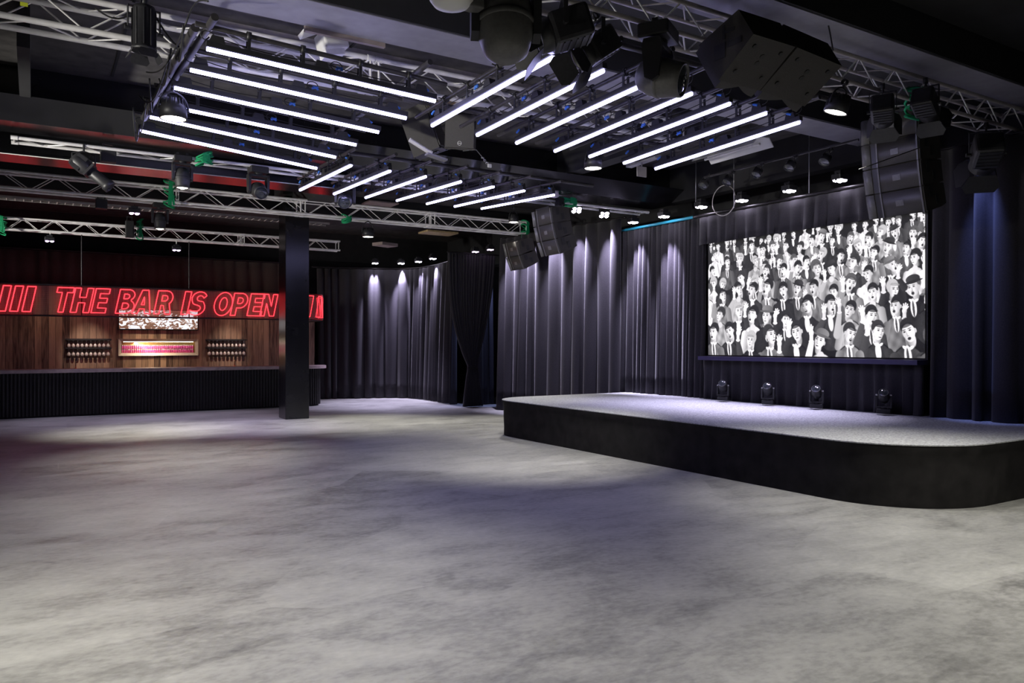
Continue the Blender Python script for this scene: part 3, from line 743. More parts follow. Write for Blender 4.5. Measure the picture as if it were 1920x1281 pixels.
# cable tray
t = thing('cable_tray', 'grey wire cable tray between the two rear trusses', 'cable tray', (-2.5, 18.9, 4.72))
for y in (0, .3): MB().box((4.4, y, 0), (8.8, .012, .05)).build('side_rail', 'alu_dull', t)
def rung(): return MB().box((0, .15, -.02), (.014, .3, .012))
for i in range(58): o = spart('rung', 'rung', rung, 'alu_dull', t); o.location = (.06+i*.15, 0, 0)
MB().sweep([(x*.4, .12+.03*math.sin(x*2.1), -.0) for x in range(23)], .02, 6).build('cable_run', 'cable', t)

# green straps
def strap(label, c, h=.4, w=.14, group='green webbing straps'):
    t = thing('webbing_strap', label, 'strap', c, None, group)
    mb = MB()
    for i in range(5):
        z = -h/2+h*i/4
        a = random.uniform(-.25, .25)
        mb.sweep([(w/2*math.cos(q)*random.uniform(.85, 1.1), w/2*math.sin(q), z+.05*math.sin(q+a*8)) for q in [2*PI*k/12 for k in range(12)]], .016, 5, True)
    mb.box((0, -w/2-.005, 0), (w*.35, .008, h), R('Y', 3)).box((w*.18, -w/2, -.02), (w*.2, .01, h*.9), R('Y', -7))
    mb.build('webbing', 'green_strap', t)
    return t
strap('green strap wound round the long truss beside the warm lit moving head', atY(318, 364, 16.26), .46, .2)
strap('green strap wound round the smaller truss above the sign', atY(262, 430, 20.75), .42, .14)
strap('green strap at the left picture edge on the smaller truss', atY(2, 421, 20.72), .36, .2)
strap('green strap with paper tag on the ladder truss', atY(383, 298, 12.26), .12, .22)
strap('green strap tape on the long truss below the greenish moving head', atY(650, 411, 16.24), .1, .2)
strap('green strap at the right end of the long truss beside the small line array', atY(985, 432, 16.26), .38, .2)
strap('green strap on the ladder truss above the larger left line array', atY(1064, 379, 12.28), .12, .35)
strap('green strap on the dim truss above the right line array', atY(1715, 195, 5.2), .34, .2)
tag(MB().box((0, 0, 0), (.06, .004, .035)).build('label_tag', 'yellow'), 'small yellow tag tied to the top left truss', 'tag').location = atY(45, 8, 8.25)
t = thing('paper_tag', 'blue and white paper tag hanging from the green strap on the ladder truss', 'tag', atY(387, 304, 12.2))
MB().box((0, 0, -.02), (.07, .006, .06)).build('white_half', 'white_metal', t); MB().box((0, 0, .03), (.06, .007, .04)).build('blue_half', 'blue_plug', t)

# wires, cables, chain, hoop
def wire(label, pts, r=.006, m='steel', name='steel_wire', cat='wire'):
    return tag(MB().sweep(pts, r, 6).build(name, m), label, cat)
wire('thin white wire crossing below the ladder truss at left', [(-2.5, 13.0, 4.38), (4.6, 13.0, 4.40)], .008, 'white_metal')
wire('thin hanging rod holding the screen rail near its left end', [(10.75, atX(1376, 340, 10.75).y, CZ), (10.75, atX(1376, 340, 10.75).y, 4.16)], .008)
wire('thin hanging rod holding the screen rail near its middle', [(10.75, atX(1517, 330, 10.75).y, CZ), (10.75, atX(1517, 330, 10.75).y, 4.16)], .008)
wire('thin hanging rod left of the black wire hoop', [(10.75, atX(1305, 340, 10.75).y, CZ), (10.7, atX(1308, 375, 10.75).y, 4.3)], .008)
def sag(a, b, d, n=12):
    a, b = V(a), V(b); return [a+(b-a)*i/n - V((0, 0, d*math.sin(PI*i/n))) for i in range(n+1)]
wire('black cable drooping from the lantern on the top left truss', sag(atY(178, 15, 8.3), atY(268, 8, 8.3), .12), .008, 'cable', 'cable', 'cable')
wire('black cable looping down the left ends of the left tube bank', sag((1.15, 8.4, 4.6), (1.0, 9.6, 4.5), .25), .008, 'cable', 'cable', 'cable')
wire('second black cable looping along the thick pipe at left', sag((1.2, 7.6, 4.7), (1.0, 8.9, 4.55), .18), .008, 'cable', 'cable', 'cable')
wire('black cable drooping at the lowest left tube end', sag((1.1, 9.8, 4.52), (1.1, 11.0, 4.45), .22), .008, 'cable', 'cable', 'cable')
wire('dark safety wire stretched across the right line array', [atY(1610, 318, 5.05), atY(1730, 275, 5.05)], .006, 'cable')
wire('black cable with colored end over the right speaker cabinet', sag(atY(1540, 20, 5.0), atY(1562, 95, 4.95), -.1), .008, 'cable', 'cable', 'cable')
for i, (lab, a, b, d) in enumerate((
    ('black cable hanging between the first and second left tube ends', (1.16, 7.6, 4.62), (1.2, 8.2, 4.52), .16),
    ('black cable hanging between the second and third left tube ends', (1.14, 8.2, 4.6), (1.12, 8.9, 4.5), .2),
    ('black cable loop beside the glowing ribbed lamp', (1.05, 9.1, 4.55), (1.16, 9.75, 4.48), .22),
    ('black cable falling past the lowest left tube end', (1.0, 10.2, 4.52), (1.12, 10.75, 4.46), .3),
    ('black cable arching over the top end of the thick pipe', (1.3, 7.2, 4.72), (1.2, 8.0, 4.64), -.14),
    ('black cable looped along the truss right of the lantern', (.98, 8.1, 4.85), (1.5, 8.25, 4.8), .22),
    ('black cable hanging over the first right tube end', (3.8, 5.3, 4.5), (4.4, 5.4, 4.5), .14),
    ('black cable hanging from the dim truss beside the left speaker cabinet', (4.75, 5.2, 4.56), (5.0, 5.25, 4.56), .2),
    ('black cable running down beside the right line array', (8.9, 5.2, 4.6), (9.4, 5.1, 4.4), .1))):
    wire(lab, sag(a, b, d), .009, 'cable', 'cable', 'cable')
t = thing('hoist_chain', 'loose chain with pale hook hanging right of the centre speaker', 'chain', atY(868, 283, 9.0))
pts = [atY(*p, 9.0)-atY(868, 283, 9.0) for p in ((868, 283), (893, 281), (906, 297), (914, 306))]
MB().sweep(pts, .005, 5).build('wire', 'steel', t)
mb = MB()
for i, p in enumerate(((905, 296), (909, 301), (913, 306))):
    mb.lathe([(.014, -.004), (.02, -.004), (.02, .004), (.014, .004), (.014, -.004)], 12, Tr(*(atY(*p, 9.0)-atY(868, 283, 9.0))) @ R('X', 70*i))
mb.build('links', 'steel', t)
MB().box(atY(918, 311, 9.0)-atY(868, 283, 9.0), (.06, .03, .05), bev=.01).build('hook_block', 'white_metal', t)
hp = atX(1357, 376, 10.8)
o = MB().sweep([(0, .28*math.cos(a), .28*math.sin(a)) for a in [2*PI*i/28 for i in range(28)]], .009, 6, True).build('wire_hoop', 'alu_dull')
o.location = hp; tag(o, 'thin round wire hoop above the screen valance', 'hoop')

# ------------------------------------------------------------------ curtains
def pleats(L, wmin, wmax, amp, seed, flat=.5):
    rnd = random.Random(seed); xs = [0.]; ds = [0.]; x = 0
    while x < L:
        w = rnd.uniform(wmin, wmax); a = amp*rnd.uniform(.55, 1.15)
        for k in range(1, 7):
            u = k/6; xs.append(min(L, x+w*u)); ds.append(a*(.5-.5*math.cos(2*PI*u))**flat)
        x += w
    return xs, ds
def along(path, s):
    for a, b in zip(path, path[1:]):
        l = (b-a).length
        if s <= l or b is path[-1]:
            t = (b-a).normalized(); return a+t*min(s, l), t
        s -= l
def smooth_path(pts, n=10):
    P = [V((*p, 0)) for p in pts]; out = []
    for i in range(len(P)-1):
        p0, p1, p2, p3 = P[max(0, i-1)], P[i], P[i+1], P[min(len(P)-1, i+2)]
        for k in range(n):
            t = k/n
            out.append(.5*((2*p1)+(p2-p0)*t+(2*p0-5*p1+4*p2-p3)*t*t+(3*p1-p0-3*p2+p3)*t**3))
    out.append(P[-1]); return out
def curtain(label, pts, z0, z1, seed, wmin=.16, wmax=.42, amp=.13, side=1, m='curtain', name='curtain', flare=1.25, parent=None, cat='curtain', nz=9, hem=True, smooth=True):
    path = smooth_path(pts) if smooth else [V((*p, 0)) for p in pts]
    L = sum((b-a).length for a, b in zip(path, path[1:]))
    xs, ds = pleats(L, wmin, wmax, amp, seed)
    rnd = random.Random(seed+5)
    vs = []; n = len(xs); jit = [rnd.uniform(-.02, .02) for _ in xs]
    for j in range(nz+1):
        v = j/nz; z = z1+(z0-z1)*v
        g = .55+(flare-.55)*v**.8
        for i, (x, d) in enumerate(zip(xs, ds)):
            p, t = along(path, x+jit[i]*v*2)
            nn = V((t.y, -t.x, 0))*side
            q = p+nn*(d*g)
            vs.append((q.x, q.y, z))
    fs = [(j*n+i, j*n+i+1, (j+1)*n+i+1, (j+1)*n+i) for j in range(nz) for i in range(n-1)]
    o = MB().add(vs, fs, True).build(name, m, parent, None, .006)
    if cat: tag(o, label, cat)
    return o
SX = 11.05     # plane of the screen wall
curtain('dark curtain on the left of the stage, lit in streaks from above', [(10.35, 17.3), (10.5, 15.5), (10.75, 13.9), (10.86, 13.06)], .02, 4.42, 3, side=1, amp=.21, wmin=.2, wmax=.5)
curtain('tightly pleated dark curtain between the stage corner and the screen', [(10.96, 13.12), (11.03, 12.3), (SX, 10.74)], .66, 4.15, 11, side=1, wmin=.1, wmax=.2, amp=.13)
curtain('dark curtain closing the stage to the right of the screen', [(SX-.02, 6.30), (SX-.05, 5.2), (SX-.1, 3.2)], .66, 4.45, 21, side=1, wmin=.18, wmax=.45, amp=.16)
curtain('short pleated valance hanging across the top of the screen', [(SX-.18, 10.74), (SX-.18, 8.5), (SX-.18, 6.3)], 3.60, 4.12, 31, side=1, wmin=.2, wmax=.3, amp=.06, flare=1.2, name='valance', nz=4)
curtain('pleated black skirt hanging below the screen', [(SX-.12, 10.70), (SX-.12, 8.5), (SX-.12, 6.38)], .66, 1.43, 41, side=1, wmin=.2, wmax=.27, amp=.06, flare=1.2, name='screen_skirt', nz=4)
curtain('long curved black curtain at the far back beside the bar', [(7.45, 23.58), (8.2, 23.4), (9.06, 23.05), (9.8, 22.7), (10.2, 22.1), (10.28, 21.2), (10.2, 20.2), (10.05, 19.2)], .02, 4.05, 51, side=1, amp=.2, wmin=.16, wmax=.42)
curtain('dark brown curtain hanging behind the neon sign and bar boards', [(-3.5, 23.75), (2, 23.75), (7.2, 23.75)], .02, 4.15, 61, side=1, m='curtain_brown', amp=.13, wmin=.18, wmax=.5)
curtain('black curtain edge hanging in the dark passage by the tied drape', [(10.55, 18.95), (11.05, 19.0)], .02, 4.1, 66, side=1, amp=.1)

# tied drape
t = thing('tied_drape', 'black drape gathered with a tie in front of the far curved curtain', 'curtain', (10.1, 18.45, 0))
def drape():
    xs, ds = pleats(1., .05, .085, .09, 71); n = len(xs); nz = 30; vs = []
    def lr(v):
        # v: 0 at top, 1 at floor; tie at .745
        if v < .745:
            u = v/.745; e = u**2.6; lft = -.72+(.60)*e; rgt = .72-(.62)*(u**1.7)
        else:
            u = (v-.745)/.255; e = u**.7; lft = -.12-.16*e; rgt = .10+.22*e
        return lft, rgt
    for j in range(nz+1):
        v = j/nz; a, b = lr(v); sc = (b-a)/1.44
        for x, d in zip(xs, ds):
            vs.append((a+(b-a)*x, -d*(1.1-.5*sc)-.03*(1-sc), 4.12*(1-v)+.015))
    return MB().add(vs, [(j*n+i, j*n+i+1, (j+1)*n+i+1, (j+1)*n+i) for j in range(nz) for i in range(n-1)], True)
drape().build('cloth', 'curtain', t, None, .006)
MB().sweep([(.13*math.cos(a)-.005, -.07+.09*math.sin(a), 1.06) for a in [2*PI*i/16 for i in range(16)]], .02, 6, True).build('tie_band', 'skirt_cloth', t)
# rails
def rail(label, pts, z, r=.02, m='rail', name='curtain_rail'):
    p = smooth_path(pts); return tag(MB().sweep([(q.x, q.y, z) for q in p], r, 8).build(name, m), label, 'curtain rail')
rail('curved curtain rail of the far black curtain', [(7.3, 23.6), (8.2, 23.4), (9.06, 23.05), (9.8, 22.7), (10.2, 22.1), (10.28, 21.2), (10.2, 20.2), (10.05, 19.2)], 4.09)
rail('straight curtain rail of the tied drape', [(9.35, 18.43), (10.2, 18.43), (10.95, 18.43)], 4.16)
rail('curtain rail above the left stage curtain', [(10.35, 17.3), (10.75, 13.9), (10.92, 12.98)], 4.45)
rail('cyan painted rail above the tightly pleated stage curtain', [(10.98, 13.2), (10.98, 11.9), (SX-.05, 10.9)], 4.19, .03, 'cyan')
rail('black double rail above the screen valance', [(SX-.18, 10.9), (SX-.18, 8.5), (SX-.18, 6.3)], 4.16, .03)
rail('dark rail above the brown bar curtain', [(-3.5, 23.7), (2, 23.7), (7.2, 23.7)], 4.18)
rail('rail above the right stage curtain', [(SX-.02, 6.3), (SX-.05, 5.2), (SX-.1, 3.2)], 4.48)

# ------------------------------------------------------------------ pin spots + their beams
pins_far = [(698, 497, 'over the far curved curtain, nearest the bar'), (770, 497, 'second over the far curved curtain from the bar'), (801, 490, 'third over the far curved curtain from the bar'), (829, 487, 'over the far curved curtain, just left of the tied drape')]
far_pos = [(9.02, 22.72), (9.72, 22.32), (9.98, 21.6), (9.98, 20.6)]
for (px, py, w), (x, y) in zip(pins_far, far_pos):
    loc = V((x, y, 4.22)); led_pin('lit pin spot ' + w, loc, DOWN, 1.25)
    d = V((x-8.2, y-19.5, 0)).normalized()
    spot(loc-V((0, 0, .06))+d*.12, loc+d*.34+V((0, 0, -1.3)), (1300, 1500, 600, 900)[pins_far.index((px, py, w))], COOL, 40, 1., .02)
    spot(loc-V((0, 0, .06)), loc-d*1.2+V((0, 0, -4.2)), 330, COOL, 80, 1., .04)
for px, lab in ((891, 'left of two lit pin spots on the rail of the tied drape'), (919, 'right of two lit pin spots on the rail of the tied drape')):
    loc = atY(px, 472 if px == 891 else 468, 18.2); led_pin(lab, loc, DOWN, 1.2)
spot((10.62, 18.72, 4.15), (10.75, 18.95, 2.2), 500, (.40, .48, 1.), 60, .9, .03)
for px, py, y, lab in ((1081, 394, 12.5, 'bright pin spot on the ladder truss right of the green strap'), (1133, 403, 12.5, 'bright pin spot on the ladder truss end, second from the line array')):
    loc = atY(px, py, y); led_pin(lab, loc, V((-.25, -.45, -.85)), 1.3)
for tgt in ((10.38, 16.7, 2.6), (10.48, 15.9, 2.6), (10.58, 15.0, 2.6), (10.7, 14.1, 2.6), (10.85, 13.3, 2.6)):
    o = V((tgt[0]-.34, tgt[1]-.03, 4.62)); spot(o, tgt, 1500, COOL, 40, 1., .02)
for px, py, x, lab in ((1187, 417, 10.72, 'pin spot at the inner stage corner rail'), (1245, 406, 10.72, 'pin spot above the tightly pleated curtain by the beam end'), (1315, 388, 10.72, 'pin spot at the left end of the screen valance'),
                       (1391, 376, 10.72, 'pin spot over the screen valance right of the wire hoop'), (1480, 358, 10.72, 'pin spot over the middle of the screen valance'), (1575, 338, 10.72, 'pin spot over the screen valance, nearest the right line array')):
    loc = atX(px, py, x); led_pin(lab, loc, DOWN, 1.3)
    if px > 1300: spot(loc-V((0, 0, .06)), loc+V((-1.15, 0, -3.6)), 800, COOL, 54, 1., .03)
    else: spot(loc-V((0, 0, .06)), loc+V((.24, .05, -1.4)), 1100, COOL, 42, 1., .02)
loc = V((10.66, 5.55, 4.6)); spot(loc, (10.95, 5.5, 2.9), 420, (.25, .33, 1.), 30, .9, .03)
# unlit round lamps above the stage
for i, (px, py) in enumerate(((1490, 308), (1556, 296), (1428, 322), (1373, 337), (1328, 344))):
    loc = atX(px, py-12, 9.9)
    par_lamp('unlit round lamp on the bar behind the trough floodlight, %s from the right' % ['second', 'first', 'third', 'fourth', 'fifth'][i], loc, .62, 'glass_lens', (0, math.radians(38), 0), .1, 'unlit lamps over the stage')
pipe('thin pale bar carrying the unlit round lamps over the stage', atX(1320, 333, 9.92), atX(1610, 262, 9.92), .018, 'gun_metal')

# ------------------------------------------------------------------ stage
SY0, SY1, SX0, SX1, SZ = 4.27, 12.92, 7.40, 11.3, .66
def stage_outline(g=0., n=14):
    r = 1.15; r2 = .85
    pts = []
    for i in range(n+1):
        a = PI+ (PI/2)*i/n; pts.append((SX0-g+r+r*math.cos(a), SY0-g+r+r*math.sin(a)))
    pts += [(SX1, SY0-g), (SX1, SY1+g)]
    for i in range(n+1):
        a = PI/2+(PI/2)*i/n; pts.append((SX0-g+r2+r2*math.cos(a), SY1+g-r2+r2*math.sin(a)))
    return pts
t = thing('stage', 'low black stage with rounded corners and grey carpet top', 'stage', (0, 0, 0))
MB().prism(stage_outline(.012), SZ-.012, SZ).build('carpet', 'carpet', t)
def skirt():
    pts = stage_outline(.0); n = len(pts); mb = MB()
    dense = []
    for i in range(n):
        a, b = V(pts[i]), V(pts[(i+1) % n]); k = max(1, int((b-a).length/.25))
        for q in range(k): dense.append(a+(b-a)*q/k)
    N = len(dense); rows = [(0.0, .0), (.15, .0), (.35, .004), (.52, .0), (.56, .012), (.60, .022), (.625, .028), (SZ-.012, .03)]
    rnd = random.Random(4); vs = []
    for z, off in rows:
        for i, p in enumerate(dense):
            a = dense[(i-1) % N]; b = dense[(i+1) % N]; tt = (b-a).normalized(); nn = V((-tt.y, tt.x))
            c = V((9.4, 8.5)); 
            if nn.dot(p-c) < 0: nn = -nn
            j = rnd.uniform(-.003, .005) if .1 < z < SZ-.04 else 0
            q = p+nn*(off+j-.02); vs.append((q.x, q.y, z))
    fs = [(j*N+i, j*N+(i+1) % N, (j+1)*N+(i+1) % N, (j+1)*N+i) for j in range(len(rows)-1) for i in range(N)]
    mb.add(vs, fs, True); mb.add([(p.x, p.y, SZ-.013) for p in dense], [tuple(range(N))])
    return mb
skirt().build('skirt', 'skirt_cloth', t)
# floor moving heads at the rear of the stage
for i, (px, py, lab) in enumerate(((1356, 752, 'first'), (1440, 755, 'second'), (1531, 763, 'third'), (1657, 771, 'fourth'))):
    p = atX(px, 740, 10.62)
    m = moving_head('small black moving head on the stage floor below the screen, %s from the left' % ORD[i], (10.62, p.y, SZ+.012), .62, hang=False, pan=-60, tilt=52, group='floor moving heads on the stage', name='floor_moving_head')
# screen
t = thing('projection_screen', 'large screen showing a black and white crowd above the stage', 'screen', (SX-.05, 8.52, 2.56))
W2, H2 = 4.24/2, 2.13/2
MB().box((.05, 0, 0), (.06, 2*W2+.06, 2*H2+.06)).build('frame', 'black_metal', t)
MB().box((-.10, 0, -H2-.06), (.3, 2*W2+.06, .07)).build('sill', 'sill', t)

def crowd(w, h, seed=12):
    rnd = random.Random(seed); im = np.full((h, w), .03)
    yy, xx = np.mgrid[0:h, 0:w].astype(float)
    def ell(cx, cy, a, b, rot=0., soft=.12):
        p = max(a, b)*1.15+2
        x0, x1 = int(max(0, cx-p)), int(min(w, cx+p+1)); y0, y1 = int(max(0, cy-p)), int(min(h, cy+p+1))
        if x1 <= x0 or y1 <= y0: return None
        X = xx[y0:y1, x0:x1]-cx; Y = yy[y0:y1, x0:x1]-cy; c, s_ = math.cos(rot), math.sin(rot)
        u = (X*c+Y*s_)/a; v = (-X*s_+Y*c)/b; r = np.sqrt(u*u+v*v)
        return (slice(y0, y1), slice(x0, x1)), np.clip((1-r)/soft+.5, 0, 1), u, v
    def put(e, val, al=1.):
        if e is None: return
        sl, m_, u, v = e; m_ = m_*al; im[sl] = im[sl]*(1-m_)+np.clip(val(u, v) if callable(val) else val, 0, 1)*m_
    def limb(x0, y0, x1, y1, r0, r1, val, soft=.25):
        n = max(3, int(math.hypot(x1-x0, y1-y0)/(max(1., min(r0, r1))*.45)))
        for i in range(n+1):
            q = i/n; put(ell(x0+(x1-x0)*q, y0+(y1-y0)*q, r0+(r1-r0)*q, r0+(r1-r0)*q, 0, soft), val)
    def hand(x, y, s, up, val):
        for k in range(5):
            a = up+(k-2)*.30; l = s*(.62, .95, 1.05, .98, .78)[k]
            limb(x, y, x+math.sin(a)*l, y-math.cos(a)*l, s*.12, s*.085, val)
        put(ell(x, y, s*.33, s*.42, 0, .2), lambda u, v: val*(1-.18*np.clip(u+v, 0, 1)))
    def person(cx, cy, s):
        jk = rnd.choice([.035, .04, .05, .07, .10, .16, .26, .34, .5, .85, .95]); skin = rnd.uniform(.9, 1.08); ph = rnd.uniform(0, 6)
        tl = rnd.uniform(-.4, .4); tv = rnd.choice([-1, -1, 1])*rnd.uniform(.08, .3); lit = rnd.choice([-1, 1])
        fold = lambda u, v: jk*(1+.16*np.sin(u*9+v*4+ph)+.14*np.sin(u*5-v*9+ph)-.32*u*lit-.25*np.clip(np.abs(u)-.55, 0, 1))+.012
        put(ell(cx, cy+s*2.5, s*1.22, s*1.55, 0, .06), .015); put(ell(cx, cy+s*2.52, s*1.16, s*1.48, 0, .06), fold)
        for q in (-1, 1): limb(cx+q*s*.85, cy+s*1.75, cx+q*s*1.15, cy+s*3.2, s*.36, s*.33, (lambda u, v, q=q: jk*(1-.35*q*lit*u)+.012), .15)
        c, s_ = math.cos(tl), math.sin(tl)
        f = lambda a, b: (cx+(a*c-b*s_)*s, cy+(a*s_+b*c)*s)
        neck = f(.02, .7); put(ell(neck[0], neck[1], s*.26, s*.45, tl*.5, .2), lambda u, v: skin*(.62-.25*u*lit))
        if jk < .5:
            put(ell(cx, cy+s*1.65, s*.24, s*.7, -.12, .15), .92)
            put(ell(cx-s*.2, cy+s*1.12, s*.2, s*.1, .6, .3), .95); put(ell(cx+s*.2, cy+s*1.12, s*.2, s*.1, -.6, .3), .95)
            if rnd.random() < .75: put(ell(cx, cy+s*1.75, s*.085, s*.62, -.12, .2), .12)
        else:
            put(ell(cx, cy+s*1.2, s*.3, s*.32, 0, .2), skin*.8)
        hair = rnd.choice([.025, .03, .05, .12, .45]); big = rnd.random() < .3
        hx, hy = f(-tv*.45, -.2)
        put(ell(hx, hy, s*(.60 if big else .52), s*(.66 if big else .56), tl, .1), lambda u, v: hair*(1+.8*np.sin(u*14+v*5+ph)**2)+.01)
        fx, fy = f(tv*.25, .14)
        shade = lambda u, v: skin*(1.02-.38*np.clip(u*lit*.9+.1, 0, 1)**1.2-.22*np.clip(v-.35, 0, 1))
        put(ell(fx, fy, s*.41, s*.50, tl, .1), shade)                         # cranium front
        jx, jy = f(tv*.35, .42); put(ell(jx, jy, s*.31, s*.36, tl, .12), shade)   # jaw
        ex, ey = f(tv*.25-lit*.0+(-.44 if tv > 0 else .44), .18); put(ell(ex, ey, s*.08, s*.15, tl, .2), skin*.7)   # ear
        put(ell(*f(tv*.5, -.30), s*.40, s*.13, tl, .3), hair, .8)                # hairline
        for q in (-1, 1):
            k = .19*(1-.35*(q*tv > 0)*abs(tv)*2); e = f(tv+q*k, .06)
            put(ell(*f(tv+q*k, -.06), s*.14, s*.035, tl, .6), .12, .85)          # brow
            if rnd.random() < .99:
                put(ell(*e, s*.12, s*.055, tl, .6), skin*.45, .9); put(ell(*e, s*.055, s*.05, tl, .6), .04)
        put(ell(*f(tv*1.15+lit*.05, .24), s*.05, s*.15, tl, .6), skin*.55, .75); put(ell(*f(tv*1.15, .36), s*.10, s*.035, tl, .6), skin*.4, .7)
        mo = rnd.choice([.025, .035, .09, .12]); put(ell(*f(tv*.95, .54), s*.14, s*(mo+.03), tl, .5), skin*.6, .8); put(ell(*f(tv*.95, .54), s*.11, s*mo, tl, .5), .05)
        if rnd.random() < .4: put(ell(*f(tv*.95, .50), s*.08, s*.02, tl, .5), .95)
        r_ = rnd.random()
        if r_ < .16:
            hv = rnd.choice([.08, .3, .75]); put(ell(*f(-tv*.2, -.50), s*.56, s*.34, tl, .1), lambda u, v: hv*(1-.3*u*lit)); put(ell(*f(0, -.30), s*.80, s*.10, tl, .2), hv*.7)
        if rnd.random() < .6:
            q = rnd.choice([-1, 1]); hx, hy = cx+q*s*rnd.uniform(.6, 1.1), cy-s*rnd.uniform(-.9, .5)
            limb(cx+q*s*1.25, cy+s*2.2, hx, hy+s*.75, s*.34, s*.22, lambda u, v: jk*1.2+.03-.02*u); put(ell(hx, hy+s*.62, s*.23, s*.12, 0, .2), .95)
            limb(hx, hy+s*.6, hx, hy, s*.16, s*.15, skin*.9); hand(hx, hy, s*.62, q*rnd.uniform(-.1, .45), skin)
    rows = 7; y = .01*h
    for r in range(rows):
        s = h*(.047+.0085*r); step = s*2.0; x = rnd.uniform(-step, 0); row = []
        while x < w+step:
            row.append((y+rnd.uniform(-.7, .7)*s, x, s*rnd.uniform(.9, 1.15))); x += step*rnd.uniform(.75, 1.4)
        for yy_, xx_, ss in sorted(row): person(xx_, yy_, ss)
        y += s*1.95
    g = np.random.RandomState(3).normal(0, .008, (h, w))
    return np.clip(im+g, 0, 1)
def picture_plane(W, Hh, nx, ny, name, parent):
    im = crowd(nx, ny)
    xs = np.linspace(W, -W, nx); zs = np.linspace(Hh, -Hh, ny)
    Yv, Zv = np.meshgrid(xs, zs)
    co = np.stack([np.full(Yv.shape, -.001), Yv, Zv], -1).reshape(-1, 3)
    i = np.arange(nx*ny).reshape(ny, nx)
    fa = np.stack([i[:-1, :-1], i[1:, :-1], i[1:, 1:], i[:-1, 1:]], -1).reshape(-1, 4)
    me = bpy.data.meshes.new(name)
    me.vertices.add(len(co)); me.vertices.foreach_set('co', co.ravel())
    me.loops.add(fa.size); me.loops.foreach_set('vertex_index', fa.ravel())
    me.polygons.add(len(fa)); me.polygons.foreach_set('loop_start', np.arange(0, fa.size, 4)); me.update(calc_edges=True)
    at = me.color_attributes.new('picture', 'FLOAT_COLOR', 'POINT')
    c = np.ones((nx*ny, 4)); g = im.ravel()**1.3; c[:, 0] = g; c[:, 1] = g*.97; c[:, 2] = g*1.0
    at.data.foreach_set('color', c.ravel()); return link(name, me, 'screen', parent)
picture_plane(W2, H2, 640, 320, 'picture', t)

# ------------------------------------------------------------------ bar
BY = 20.9
def bar_outline(x0, x1, y0, y1, r, n=10):
    pts = [(x0, y0)]
    pts += [(x1-r+r*math.cos(a), y0+r+r*math.sin(a)) for a in [-PI/2+PI/2*i/n for i in range(n+1)]]
    pts += [(x1, y1), (x0, y1)]; return pts
t = thing('bar_counter', 'long bar counter with ribbed black front and rounded right end', 'bar counter', (0, 0, 0))
MB().prism(bar_outline(-4.2, 7.02, BY-.06, BY+.72, .62), 1.03, 1.11).build('counter_top', 'counter', t)
def ribs():
    pts = bar_outline(-4.2, 6.84, BY, BY+.66, .5, 12)[:-1]; P = [V((*p, 0)) for p in pts]
    L = sum((b-a).length for a, b in zip(P, P[1:])); vs = []; N = int(L/.0125)
    for i in range(N+1):
        p, tt = along(P, L*i/N); nn = V((tt.y, -tt.x, 0)); k = i % 6
        q = p+nn*(0, -.006, -.03, -.03, -.006, 0)[k]; vs.append((q.x, q.y))
    n = len(vs)
    return MB().add([(x, y, .04) for x, y in vs]+[(x, y, 1.03) for x, y in vs], [(i, i+1, n+i+1, n+i) for i in range(n-1)])
ribs().build('ribbed_front', 'slats', t)
MB().prism(bar_outline(-4.2, 6.78, BY+.05, BY+.6, .45), 0, .06).build('plinth', 'black_paint', t)
for px in (142, 440):
    p = atY(px, 690, 21.35)
    t = thing('beer_tap', 'small brass tap on the counter, %s of the lit niche' % ('left' if px < 200 else 'right'), 'tap', (p.x, 21.35, 1.11), None, 'beer taps')
    MB().lathe([(.035, 0), (.035, .01), (.014, .02), (.012, .16), (.02, .17), (0, .175)], 14).build('stem', 'tap', t)
    MB().sweep([(0, 0, .14), (0, -.05, .15), (0, -.08, .12)], .008, 6).build('spout', 'tap', t)
    MB().rod((0, 0, .17), (.012, 0, .25), .01, 8, .014).build('handle', 'black_plastic', t)
# board wall with niche opening
WY = 23.2
nx0, nx1, nz0, nz1 = 1.99, 3.85, 1.46, 1.77
mb = MB()
for x0, x1, z0, z1 in ((-4.3, nx0, 0, 3.22), (nx1, 7.26, 0, 3.22), (nx0, nx1, 0, nz0), (nx0, nx1, nz1, 3.22)):
    mb.box(((x0+x1)/2, WY+.05, (z0+z1)/2), (x1-x0, .1, z1-z0))
w = mb.build('board_wall', 'planks'); tag(w, 'dark stained vertical board wall behind the bar counter', 'wall', None, 'structure')
t = thing('display_niche', 'long lit niche with pale frame set into the board wall', 'niche', (0, WY, 0))
MB().box(((nx0+nx1)/2, .33, (nz0+nz1)/2), (nx1-nx0+.1, .02, nz1-nz0+.1)).box(((nx0+nx1)/2, .2, nz0-.012), (nx1-nx0+.1, .28, .02)).box(((nx0+nx1)/2, .2, nz1+.012), (nx1-nx0+.1, .28, .02)).box((nx0-.012, .2, (nz0+nz1)/2), (.02, .28, nz1-nz0)).box((nx1+.012, .2, (nz0+nz1)/2), (.02, .28, nz1-nz0)).build('lining', 'niche', t)
fw = .075
fr = MB()
ou = [(nx0-fw, nz0-fw), (nx1+fw, nz0-fw), (nx1+fw, nz1+fw), (nx0-fw, nz1+fw)]; inn = [(nx0, nz0), (nx1, nz0), (nx1, nz1), (nx0, nz1)]
for i in range(4):
    a, b, c, d = ou[i], ou[(i+1) % 4], inn[(i+1) % 4], inn[i]
    fr.add([(a[0], -.05, a[1]), (b[0], -.05, b[1]), (c[0], -.004, c[1]), (d[0], -.004, d[1]), (a[0], .0, a[1]), (b[0], .0, b[1]), (c[0], .02, c[1]), (d[0], .02, d[1])], [(0, 1, 2, 3), (4, 7, 6, 5), (0, 4, 5, 1), (3, 2, 6, 7)])
fr.build('frame', 'frame_wood', t)
